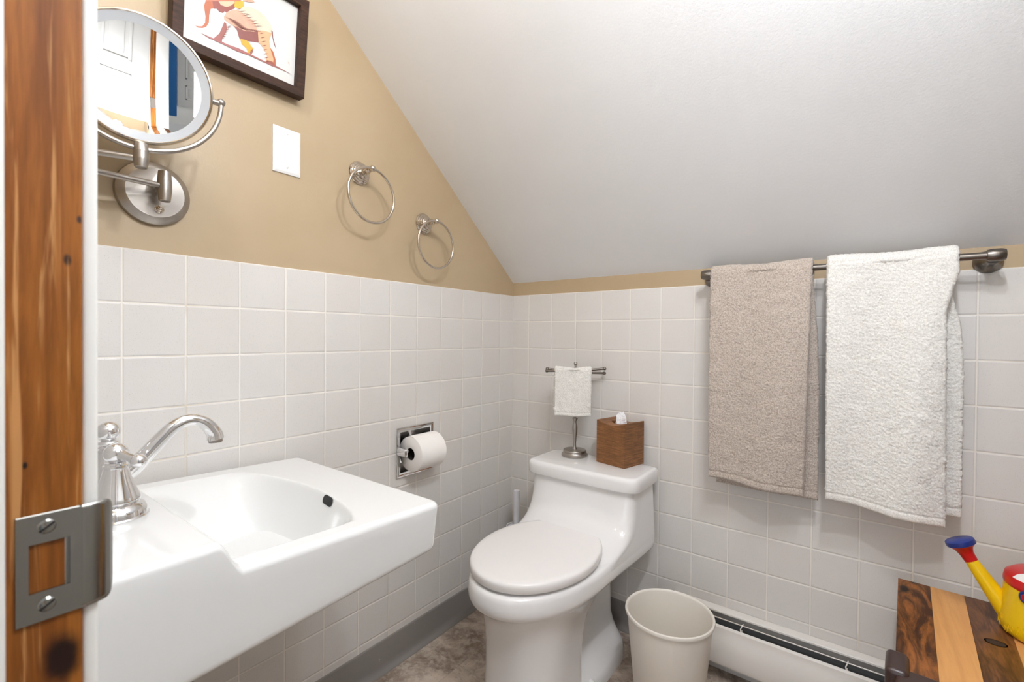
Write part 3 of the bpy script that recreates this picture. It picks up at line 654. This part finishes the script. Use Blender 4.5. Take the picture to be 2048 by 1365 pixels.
# foot plate and trapway behind the pedestal
R2=[ring(0.134,0.045,0.50,0.26,2.4,0.0,0.125),ring(0.133,0.045,0.50,0.26,2.4,0.022,0.125),ring(0.126,0.048,0.49,0.26,2.4,0.040,0.118),ring(0.100,0.055,0.46,0.26,2.4,0.062,0.09),ring(0.080,0.065,0.45,0.26,2.4,0.085,0.06),ring(0.072,0.075,0.45,0.26,2.4,0.12,0.05),ring(0.068,0.08,0.45,0.26,2.4,0.35,0.05)]
b.loft(R2,0,True,True,True)
# shoulders: rear deck sweeping up to the tank
T_=[]
def Rh(Y): return 0.199+(0.1825-0.199)*sstep(0.063,0.36,Y)
for z,yf,ys,e,tp in ((0.372,0.46,0.34,2.4,0.0012),(0.384,0.46,0.34,2.4,0.0004),(0.394,0.455,0.33,2.4,0.0),(0.402,0.440,0.31,2.4,0.0),(0.4075,0.415,0.285,2.5,0.0002),(0.4125,0.380,0.262,2.7,0.0004),(0.4185,0.345,0.242,2.9,0.0007),(0.426,0.314,0.222,3.2,0.001),(0.436,0.288,0.204,3.5,0.0015),(0.449,0.266,0.190,3.9,0.002),(0.466,0.249,0.178,4.4,0.003),(0.488,0.236,0.166,5.0,0.0042),(0.516,0.228,0.155,5.8,0.006),(0.545,0.223,0.146,6.6,0.0078),(0.566,0.220,0.140,7,0.009)):
    T_.append(ring(0.19,0.040,yf,ys,e,z,0.022,40,None,lambda Y,tp=tp:Rh(Y)-tp))
b.loft(T_,0,True,True,True)
b.build('bowl',M['toilet'],TL,angle=50)
b=MB()
L_=[]
for w,yf,z in ((0.196,0.228,0.5695),(0.2025,0.2345,0.5705),(0.2045,0.237,0.574),(0.2045,0.237,0.600),(0.2032,0.2355,0.608),(0.199,0.231,0.6135),(0.190,0.222,0.6150)):
    L_.append(ring(w,0.034+0.2045-w if False else 0.034+(0.2045-w)*0.6,yf,0.145,7.0,z,0.016))
b.loft(L_,0,True,True,True); b.build('tank_lid',M['toilet'],TL,angle=50)
# closed seat and lid
def ell(a,bq,z,yc=0.4475,n=96,flat=0.19):
    P=[]
    for i in range(n):
        t=2*PI*i/n; x=a*math.cos(t); Y=yc+bq*math.sin(t)
        if Y<yc-bq+0.02: Y=yc-bq+0.02-(yc-bq+0.02-Y)*0.25
        P.append((TX-0.003+x,-Y,z))
    return P
b=MB()
b.loft([ell(0.158,0.213,0.411),ell(0.168,0.223,0.4115),ell(0.1705,0.2255,0.4145),ell(0.1707,0.2257,0.428),ell(0.1698,0.2248,0.4318),ell(0.1675,0.2225,0.4352),ell(0.163,0.218,0.4372),ell(0.150,0.205,0.4382),ell(0.07,0.10,0.4392)],0,True,True,True)
b.build('seat_lid',M['seat'],TL,angle=60)
b=MB(); b.ball((TX+0.118,-0.345,0.030),0.014,20); b.build('bolt_cap',M['toilet'],TL)

# ---------------------------------------------------------------- on the tank
HS=thing('hand_towel_stand','brushed nickel hand towel stand with crossbars on the toilet tank','towel stand',(0.347,-0.079,0.615))
sx_,sy_=0.347,-0.082
b=MB(); b.lathe([(0.0470,0),(0.0480,0.003),(0.0475,0.0065),(0.0430,0.0105),(0.0418,0.0125),(0.0416,0.0195),(0.0405,0.0215),(0.036,0.0222),(0.010,0.0228),(0.008,0.024)],Matrix.Translation((sx_,sy_,0.6155)),48); b.build('base',M['nickel'],HS,angle=28)
b=MB(); b.lathe([(0.0085,0.637),(0.0085,0.641),(0.0055,0.645),(0.0050,0.660),(0.0062,0.680),(0.0095,0.705),(0.0100,0.716),(0.0078,0.730),(0.0052,0.737),(0.0058,0.741),(0.0098,0.749),(0.0098,0.752),(0.0060,0.753),(0.0044,0.758),(0.0040,0.80),(0.0040,0.946)],Matrix.Translation((sx_,sy_,0)),24); b.ball((sx_,sy_,0.9495),0.0068,18); b.build('stem',M['nickel'],HS,angle=40)
bd=Vector((0.879,0.476,0)); pd=Vector((-0.476,0.879,0)); S0=Vector((sx_,sy_,0))
def sbar(off,dz,sgn):
    pts=[]
    for i in range(33):
        t=i/32*2-1
        pts.append(S0+bd*(t*0.103*1.0)+pd*(off*(1-abs(t)**2.2*0.55))+Vector((0,0,0.9215+dz+0.006*t*sgn+0.005*max(0,abs(t)-0.6))))
    b=MB(); b.tube(pts,0.0042,12)
    for q in (pts[0],pts[-1]): b.ball(tuple(q),0.0066,16)
    b.build('crossbar',M['nickel_dark'],HS,angle=60)
sbar(-0.020,0.004,1); sbar(0.018,-0.002,-1)

def cloth(name,mat,band,front_len,back_len,width,topc,wdir,ndir,r,thick,bulge,label,group,cell=0.0022,amp=0.0007,frontskew=0.0,backshift=0.0,backwidth=None,edge=None,parent=None,seedn=0,hem=0.018,fold=1):
    """terry towel hung over a bar. wdir along the bar, ndir towards the viewer"""
    rng=np.random.default_rng(seedn)
    wdir=Vector(wdir).normalized(); ndir=Vector(ndir).normalized(); T=Vector(topc)
    # profile (n,z,s,zone) down the back, over the bar, down the front
    prof=[]
    nb=max(4,int(back_len/cell)); nf=max(4,int(front_len/cell)); na=max(8,int(PI*r/cell))
    for i in range(nb): prof.append((-1,(1-i/nb)))
    for i in range(na+1): prof.append((0,i/na))
    for i in range(1,nf+1): prof.append((1,i/nf))
    nw=max(6,int(width/cell))
    def pos(pf,u,off):
        side,t=pf
        sh=0.0; wid=width
        if side==-1:
            n=-(r+off)-0.004*math.sin(t*3+u*4); z=-t*back_len
            n=n*(1-0.35*t)+t*bulge[1]*math.sin(u*PI*3+1.0)
            sh=backshift*sstep(0,0.35,t); 
            if edge: sh+=edge(-1,t,u)
        elif side==0:
            a=PI*t; n=-(r+off)*math.cos(a); z=(r+off)*math.sin(a)*0.95
            if edge: sh+=edge(0,t,u)
        else:
            L=front_len+frontskew*(u-0.5)
            n=(r+off)+bulge[0]*math.sin(min(1,t*1.1)*PI*0.6)*(0.6+0.4*math.cos(u*PI*2.1+0.6+t*1.3))+0.004*math.sin(u*9+t*2); z=-t*L
            if edge: sh+=edge(1,t,u)
        z+=0.0022*math.sin(u*7.3+1)*(1 if side==0 else 0.5)
        # plush rounding of the side edges
        du=min(u,1-u)*width
        return T+wdir*((u-0.5)*wid+sh)+ndir*n+Vector((0,0,z))
    n=len(prof)
    def sheet(sgn):
        out=np.zeros((n,nw+1,3))
        for i,pf in enumerate(prof):
            te=min(i,n-1-i)*cell
            for j in range(nw+1):
                u=j/nw; e=min(min(u,1-u)*width,te)
                k=math.sqrt(max(0.0,1-(1-min(1,e/(thick*0.6)))**2))
                out[i,j]=pos(pf,u,sgn*thick*0.5*(0.12+0.88*k) if sgn>0 else sgn*thick*0.5*(0.12+0.88*k))
        return out
    A=sheet(1); Bs=sheet(-1)
    # loops of pile
    def rough(S,sg):
        du=np.gradient(S,axis=0); dv=np.gradient(S,axis=1); N=np.cross(du,dv); N/=np.linalg.norm(N,axis=2,keepdims=True)+1e-9
        nz=rng.normal(size=S.shape[:2])*amp
        lf=np.kron(rng.normal(size=(S.shape[0]//9+2,S.shape[1]//9+2)),np.ones((9,9)))[:S.shape[0],:S.shape[1]]
        for _ in range(10):
            lf[1:-1,1:-1]=(lf[1:-1,1:-1]+lf[:-2,1:-1]+lf[2:,1:-1]+lf[1:-1,:-2]+lf[1:-1,2:])/5
        nz+=lf*0.0007
        # flat woven hem line near the front and back ends
        hw=np.ones(S.shape[0]); 
        for i in range(S.shape[0]):
            d=min(i,S.shape[0]-1-i)*cell
            if d<hem: hw[i]=0.25
        nz*=hw[:,None]
        lines=np.array([ -0.0016 if abs(min(i,S.shape[0]-1-i)*cell-hem)<cell*0.8 else 0.0 for i in range(S.shape[0])])
        return S+N*sg*(nz+lines[:,None])[...,None], 
    A=rough(A,1)[0] if False else A+ (rough(A,1)[0]-A)
    Bs=rough(Bs,-1)[0]
    V=np.concatenate([A.reshape(-1,3),Bs.reshape(-1,3)]); m=n*(nw+1); w1=nw+1
    F=[];MI=[]
    hb=int(hem/cell)
    for i in range(n-1):
        for j in range(nw):
            a=i*w1+j
            F.append((a,a+1,a+w1+1,a+w1)); F.append((m+a,m+a+w1,m+a+w1+1,m+a+1))
    for j in range(nw):
        F.append((j,m+j,m+j+1,j+1)); a=(n-1)*w1+j; F.append((a,a+1,m+a+1,m+a))
    for i in range(n-1):
        a=i*w1; F.append((a,a+w1,m+a+w1,m+a)); a=i*w1+nw; F.append((a,m+a,m+a+w1,a+w1))
    me=bpy.data.meshes.new(name); me.from_pydata(V.tolist(),[],F); me.materials.append(mat)
    me.shade_smooth(); me.update()
    o=bpy.data.objects.new(name,me); COL.objects.link(o)
    return tag(o,label,'towel',group)
HT=cloth('hand_towel',M['white_terry'],None,0.166,0.150,0.1300,S0+bd*(-0.008)+pd*(-0.020)+Vector((0,0,0.9285)),bd,-pd,0.0065,0.0062,(0.003,0.0),'small white hand towel draped over the stand on the toilet tank',None,0.0018,0.0004,0.0,-0.006,seedn=3,hem=0.012)

# tissue box cover and tissue
TB=thing('tissue_box_cover','square brown wood-grain tissue box cover on the toilet tank','tissue box',(0.515,-0.075,0.615))
Fp,Lp,Rp=Vector((0.5604,-0.1341,0)),Vector((0.4470,-0.1073,0)),Vector((0.5930,-0.0290,0))
ex=(Fp-Lp).normalized(); ey=Vector((-ex.y,ex.x,0)); sd=0.1165; sdy=0.108
BM=Matrix(((ex.x,ey.x,0,Lp.x),(ex.y,ey.y,0,Lp.y),(0,0,1,0.6152),(0,0,0,1)))
hB=0.1465
b=MB(); n=24
def topz(x): return hB-0.0115*math.sin(PI*x/sd)**1.0
# curved saddle top with an oval mouth
rings=[]
def ov(i,m,rx,ry): a=2*PI*i/m; return (sd/2+rx*math.cos(a),sdy/2+ry*math.sin(a))
m_=64
def sq(i,m,ins=0.0):
    a=2*PI*i/m; c,s=math.cos(a),math.sin(a); k_=1/max(abs(c),abs(s)); return (sd/2+(sd/2-ins)*c*k_,sdy/2+(sdy/2-ins)*s*k_)
lvl=[]
lvl.append([(*sq(i,m_),0.0) for i in range(m_)])
lvl.append([(*sq(i,m_),topz(sq(i,m_)[0])-0.0012) for i in range(m_)])
lvl.append([(*sq(i,m_,0.0012),topz(sq(i,m_)[0])) for i in range(m_)])
for f in (0.4,0.75,1.0):
    R1=[]
    for i in range(m_):
        q=sq(i,m_,0.0012); o_=ov(i,m_,0.034,0.017); x=q[0]+(o_[0]-q[0])*f; y=q[1]+(o_[1]-q[1])*f; R1.append((x,y,topz(x)))
    lvl.append(R1)
lvl.append([(x,y,z-0.006) for x,y,z in lvl[-1]])
b.loft(lvl,0,True,True,False,BM)
b.build('cover',M['boxwood'],TB,angle=25)
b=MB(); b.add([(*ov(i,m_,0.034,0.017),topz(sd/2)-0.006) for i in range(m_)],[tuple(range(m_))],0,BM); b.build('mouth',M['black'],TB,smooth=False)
b=MB(); rng=np.random.default_rng(8); n1_,n2_=26,14
rows=[]
for j in range(n2_+1):
    t=j/n2_; row=[]
    for i in range(n1_):
        a=2*PI*i/n1_; rad_=(0.020-0.008*t+0.005*math.sin(3*a+2*t)+0.003*math.sin(7*a+5*t))*(1-0.55*max(0,t-0.7)/0.3)
        row.append((sd/2+rad_*1.05*math.cos(a)+0.004*t+rng.normal()*0.0006,sdy/2+rad_*0.6*math.sin(a)+rng.normal()*0.0006,hB-0.018+0.040*t+0.006*math.sin(2*a+1)*t+0.004*math.sin(5*a)*t))
    rows.append(row)
b.loft(rows,0,True,False,True,BM)
tag(b.build('tissue',M['tissue'],angle=12),'crumpled white tissue poking out of the brown box cover','tissue')

# ---------------------------------------------------------------- toilet brush
TBX=thing('toilet_brush_holder','pale grey toilet brush holder on the floor in the tiled corner','brush holder',(0.103,-0.105,0))
b=MB(); b.lathe([(0.040,0),(0.0405,0.004),(0.0405,0.300),(0.0395,0.303),(0.036,0.303),(0.036,0.010),(0.0,0.010)],Matrix.Translation((0.103,-0.105,0.0)),40,0,True,False); b.build('cup',M['brush'],TBX)
TBR=thing('toilet_brush','pale grey toilet brush standing in its holder behind the toilet','toilet brush',(0.103,-0.105,0.011))
b=MB(); b.lathe([(0.0125,0.20),(0.0125,0.440),(0.0115,0.4425),(0.008,0.4435)],Matrix.Translation((0.104,-0.105,0)),24); b.lathe([(0.034,0.296),(0.034,0.300),(0.0125,0.305)],Matrix.Translation((0.104,-0.105,0)),32); b.build('handle',M['brush'],TBR,angle=40)
b=MB(); b.lathe([(0.010,0.011),(0.028,0.03),(0.030,0.06),(0.028,0.09),(0.008,0.105),(0.006,0.20)],Matrix.Translation((0.104,-0.105,0)),24); b.build('bristles',M['paper'],TBR)

# ---------------------------------------------------------------- trash can
TC=thing('trash_can','cream plastic trash can on the floor beside the toilet','trash can',(0.757,-0.268,0))
tc=Matrix.Translation((0.757,-0.272,0.0))
b=MB(); b.lathe([(0.0,0.0),(0.084,0.0),(0.087,0.003),(0.1125,0.272),(0.1130,0.2755),(0.1180,0.2765),(0.1190,0.2800),(0.1180,0.2845),(0.1150,0.2860),(0.1120,0.2845),(0.1108,0.280),(0.1100,0.272),(0.0850,0.006),(0.0,0.0055)],tc,72,0,True,True); b.build('bin',M['bin'],TC,angle=50)

# ---------------------------------------------------------------- baseboard heater
BH=thing('baseboard_heater','low white baseboard heater with a dark slot along the tiled wall','heater',(1.3,-0.001,0.03))
HX0,HX1=0.69,XR-0.03
def ext(pts): return [[(HX0,-d,z) for d,z in pts],[(HX1,-d,z) for d,z in pts]]
b=MB(); b.loft(ext([(0.001,0.045),(0.001,0.2005),(0.003,0.2030),(0.006,0.2030),(0.0245,0.1985),(0.0260,0.1965),(0.0260,0.1920),(0.0245,0.1920),(0.006,0.196),(0.004,0.19),(0.004,0.045)]),0,False); b.build('back_panel',M['heater_white'],BH,angle=25)
b=MB(); b.loft(ext([(0.059,0.172),(0.0605,0.1755),(0.064,0.1775),(0.068,0.1765),(0.0705,0.1725),(0.0715,0.150),(0.0760,0.140),(0.0765,0.075),(0.072,0.062),(0.0680,0.0580),(0.064,0.0585),(0.066,0.065),(0.072,0.078),(0.072,0.138),(0.068,0.148),(0.066,0.170)]),0,False); b.build('front_cover',M['heater_white'],BH,angle=25)
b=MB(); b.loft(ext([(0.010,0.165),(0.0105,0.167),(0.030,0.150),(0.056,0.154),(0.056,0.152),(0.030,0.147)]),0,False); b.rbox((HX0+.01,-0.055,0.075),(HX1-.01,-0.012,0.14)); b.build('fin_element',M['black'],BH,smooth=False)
b=MB(); b.tube([(HX0,-0.0400,0.1835),(HX1,-0.0400,0.1835)],0.0022,10); b.build('damper_rod',NT('rod').set(color=lin((200,196,190)),rough=0.3,metal=0.6).mat,BH)
for x in (0.90,1.155,1.41,1.66):
    b=MB(); b.tube(bez([(x,-0.062,0.1755),(x,-0.056,0.170),(x-0.003,-0.050,0.176),(x,-0.046,0.184),(x+0.002,-0.038,0.188)],5),0.0016,8); b.rbox((x-0.0012,-0.064,0.15),(x+0.0012,-0.044,0.172)); b.build('bracket',M['heater_white'],BH)
for x in (HX0-0.003,HX1):
    b=MB(); b.rbox((x,-0.0775,0.045),(x+0.003,-0.001,0.204),0.001,1); b.build('end_cap',M['heater_white'],BH,smooth=False)

# ---------------------------------------------------------------- towel bar and bath towels
TBAR=thing('towel_bar','long brushed nickel towel bar above the white tiles','towel bar',(1.105,0.005,1.235))
BY,BZ=-0.075,1.2385
b=MB(); b.tube([(0.800,BY,BZ),(1.408,BY,BZ)],0.0085,20); b.build('bar',M['nickel_dark'],TBAR)
for x in (0.797,1.411):
    b=MB(); A=axisM((x,0.005,BZ-0.006),(0,-1,0))
    b.lathe([(0.0265,0),(0.0270,0.004),(0.0255,0.010),(0.0205,0.017),(0.0150,0.024),(0.0125,0.034),(0.0120,0.062)],A,32)
    s=1 if x>1 else -1
    b.lathe([(0.0095,-0.014),(0.0125,-0.0135),(0.0145,-0.006),(0.0145,0.010),(0.0120,0.017),(0.004,0.0185)],axisM((x,BY,BZ),(s,0,0)),28)
    b.build('post',M['nickel_dark'],TBAR,angle=35)
def edge_b(side,t,u):
    if side==1: return -0.014*t*(u-0.0)*0.9+0.008*t*(1-u)*0.6
    if side==-1: return 0.012*sstep(0,0.6,t)
    return 0.0
def edge_w(side,t,u):
    r_=u**3
    if side==1: return -0.022*sstep(0.04,0.22,t)*r_*(1-0.3*t)+0.006*t*(1-u)
    if side==-1: return (0.003+0.008*sstep(0.1,0.5,t))*u-0.012*sstep(0.02,0.10,t)*(1-sstep(0.12,0.3,t))*r_
    return 0.0
cloth('bath_towel',M['beige'],None,0.615,0.632,0.258,(0.9385,BY,BZ+0.002),(1,0,0),(0,-1,0),0.0165,0.013,(0.020,0.0),'beige terry bath towel hanging over the towel bar','bath towels on the bar',0.0024,0.0007,0.012,0.006,edge=edge_b,seedn=11,hem=0.020)
cloth('bath_towel',M['white_terry'],None,0.622,0.612,0.252,(1.2245,BY,BZ+0.002),(1,0,0),(0,-1,0),0.0190,0.015,(0.022,0.0),'white terry bath towel hanging over the towel bar','bath towels on the bar',0.0024,0.0008,0.020,0.004,edge=edge_w,seedn=12,hem=0.020)

# ---------------------------------------------------------------- wooden table and watering can
TAB=thing('wooden_table','low wooden table with dark and light striped planks against the tiles','table',(1.42,-0.35,0))
TM=Matrix.Translation((1.2535,-0.080,0))@Matrix.Rotation(math.radians(-3.3),4,'Z')
TW,TL_,TZ=0.372,0.56,0.46
b=MB(); edges=[0,0.0585,0.1165,0.176,0.2265,0.29,TW]
pm=[0,1,2,1,2,0]
for i in range(6): b.rbox((edges[i],-TL_,TZ-0.022),(edges[i+1],0,TZ),0.0008,2,pm[i],TM)
b.build('table_top',[M['walnut'],M['maple'],M['walnut2']],TAB,smooth=False)
kp=TM@Vector((0.1475,-0.192,TZ))
b=MB(); b.lathe([(0.0165,0.0003),(0.014,0.0003),(0.0,0.0002)],Matrix.Translation(kp)@Matrix.Rotation(math.radians(0),4,'Z')@Matrix.Diagonal((1.0,0.72,1,1)),32); b.build('knot_hole',simple('dark_knot',(52,36,26),0.7),TAB,smooth=False)
for lx in (0.035,TW-0.035):
    for ly in (-0.04,-TL_+0.04):
        b=MB(); b.rbox((lx-0.018,ly-0.018,0),(lx+0.018,ly+0.018,TZ-0.022),0.004,2,0,TM); b.build('leg',M['walnut'],TAB,angle=30)
b=MB(); b.rbox((-0.014,-0.440,TZ-0.060),(0.020,-0.368,TZ+0.013),0.010,5,0,TM); b.rbox((0.0,-0.470,TZ-0.04),(0.16,-0.408,TZ+0.006),0.009,5,0,TM); b.build('handle',M['dark_brown'],TAB,angle=50)

WC=thing('toy_watering_can','yellow toy watering can with red top and blue rose on the wooden table','watering can',(1.485,-0.20,0.46))
wx,wy=1.483,-0.205
WM=Matrix.Translation((wx,wy,0.4605))
b=MB(); b.lathe([(0.0,0.001),(0.066,0.001),(0.073,0.004),(0.0775,0.012),(0.0775,0.028),(0.0765,0.034),(0.0735,0.070),(0.0705,0.104)],WM,64,0,True,False)
b.build('body',M['yellow'],WC,angle=40)
b=MB(); rg=np.random.default_rng(5)
for i in range(26):
    a=PI*0.72+i*0.085+rg.uniform(-.03,.03); z=0.4605+0.012+rg.uniform(0,0.022); rr_=0.0775
    pts=[(wx+(rr_+0.0002)*math.cos(a+0.03*math.sin(t*2*PI/8)),wy+(rr_+0.0002)*math.sin(a+0.03*math.sin(t*2*PI/8)),z+0.005*math.cos(t*2*PI/8)) for t in range(8)]
    b.tube(pts,0.0003,6,0,True)
b.build('embossed_flowers',M['yellow'],WC)
b=MB(); b.lathe([(0.0712,0.098),(0.0722,0.100),(0.0722,0.106),(0.0700,0.116),(0.060,0.124),(0.045,0.1265),(0.0,0.1275)],WM,64,0,False,True); b.build('top',M['red'],WC,angle=40)
b=MB()
rows=[]
for i in range(8):
    t=i/7; r0=0.069-0.026*t; z0=np.interp(r0,[0.045,0.060,0.0700],[0.1265,0.124,0.116])+0.0006
    rows.append([(r0*math.cos(a),r0*math.sin(a),z0) for a in np.linspace(PI*1.12,PI*1.38,10)])
b.loft(rows,0,False,False,False,WM); b.build('sticker',M['sticker'],WC)
bd_=Vector((math.cos(PI*1.265),math.sin(PI*1.265),0)); bc=Vector((wx,wy,0.4605+0.092))+bd_*0.0705
b=MB(); b.lathe([(0.0125,0),(0.0125,0.004),(0.0105,0.0055),(0.0075,0.0055)],axisM(bc,bd_),28,0,True,False); bo=b.build('pivot_ring',M['blue'],WC)
b=MB(); b.lathe([(0.0076,0.003),(0.0072,0.0062),(0.003,0.0068)],axisM(bc,bd_),24); b.build('pivot_cap',M['red'],bo)
s0=Vector((wx-0.066,wy+0.010,0.4605+0.036)); s1=Vector((1.3655,-0.187,0.580)); s2=Vector((1.3565,-0.186,0.6005)); sdv=(s2-s0).normalized()
b=MB(); b.tube([s0+sdv*(-0.012),s0.lerp(s1,0.5),s1],[0.0185,0.0145,0.0110],28); b.build('spout',M['yellow'],WC,angle=60)
b=MB(); L=(s2-s1).length
hd=Vector((-0.42,0.05,0.90)).normalized()
q0=s1-sdv*0.002; q1=s1+sdv*0.014; q2=q1+hd*0.010; q3=q1+hd*0.0165
b.tube([q0,q1,q2,q3],[0.0113,0.0125,0.0165,0.0232],28); b.build('neck',M['red'],WC,angle=60)
b=MB(); b.lathe([(0.0232,0),(0.0250,0.001),(0.0255,0.004),(0.0250,0.010),(0.023,0.0118),(0.0,0.013)],axisM(q3,hd),36,0,True,True); b.build('rose',M['blue'],WC,angle=40)
hp=[(wx+0.03,wy+0.06,0.586),(wx+0.06,wy+0.03,0.65),(wx+0.10,wy-0.01,0.64),(wx+0.115,wy-0.02,0.58),(wx+0.075,wy-0.015,0.51)]
b=MB(); b.tube(bez(hp,8),0.009,14); b.build('handle',M['red'],WC,angle=60)

# ---------------------------------------------------------------- light
def pt(name,loc,e,r,col=(0.90,0.935,1.0)):
    l=bpy.data.lights.new(name,'POINT'); l.energy=e; l.shadow_soft_size=r; l.color=col
    o=bpy.data.objects.new(name,l); o.location=loc; COL.objects.link(o); return o
pt('ceiling_lamp',(1.25,-1.27,1.97),19,0.03)
pt('slope_lamp',(1.25,-0.97,1.97),15,0.03)
pt('vanity_lamp',(0.46,-1.39,1.93),4.5,0.04)
def area(name,loc,rot_,e,sx,sy,col=(1,0.97,0.94)):
    l=bpy.data.lights.new(name,'AREA'); l.shape='RECTANGLE'; l.size=sx; l.size_y=sy; l.energy=e; l.color=col
    o=bpy.data.objects.new(name,l); o.location=loc; o.rotation_euler=rot_; COL.objects.link(o); return o
area('hall_fill',(1.15,-3.35,1.25),(math.radians(90),0,0),17,1.3,1.9,(0.84,0.90,1.0))  # added fill panel, unseen in the hall, to brighten ceiling slope and room
w=bpy.data.worlds.new('world'); scene.world=w; w.use_nodes=True
w.node_tree.nodes['Background'].inputs[0].default_value=(0.9,0.94,1.0,1); w.node_tree.nodes['Background'].inputs[1].default_value=0.3

# ---------------------------------------------------------------- camera
cam=bpy.data.cameras.new('camera'); co=bpy.data.objects.new('camera',cam); COL.objects.link(co)
cam.sensor_width=36.0; cam.lens=925.24/2048*36.0; cam.clip_start=0.02
r_=Vector((0.79705024,0.60385002,0.00872143)); u_=Vector((-0.01326652,0.0030694,0.99990728)); f_=Vector((-0.60376727,0.79709205,-0.01045746))
co.matrix_world=Matrix(((r_.x,u_.x,-f_.x,1.17572737),(r_.y,u_.y,-f_.y,-1.5592534),(r_.z,u_.z,-f_.z,1.04673925),(0,0,0,1)))
cam.dof.use_dof=True; cam.dof.focus_distance=1.35; cam.dof.aperture_fstop=9.0
scene.camera=co
scene.view_settings.view_transform='Standard'; scene.view_settings.look='None'; scene.view_settings.gamma=1.0; scene.view_settings.exposure=0.10
try: scene.view_settings.use_curve_mapping=False
except Exception: pass
scene.cycles.use_denoising=True
scene.cycles.max_bounces=10; scene.cycles.diffuse_bounces=6; scene.cycles.glossy_bounces=6
scene.cycles.caustics_reflective=False
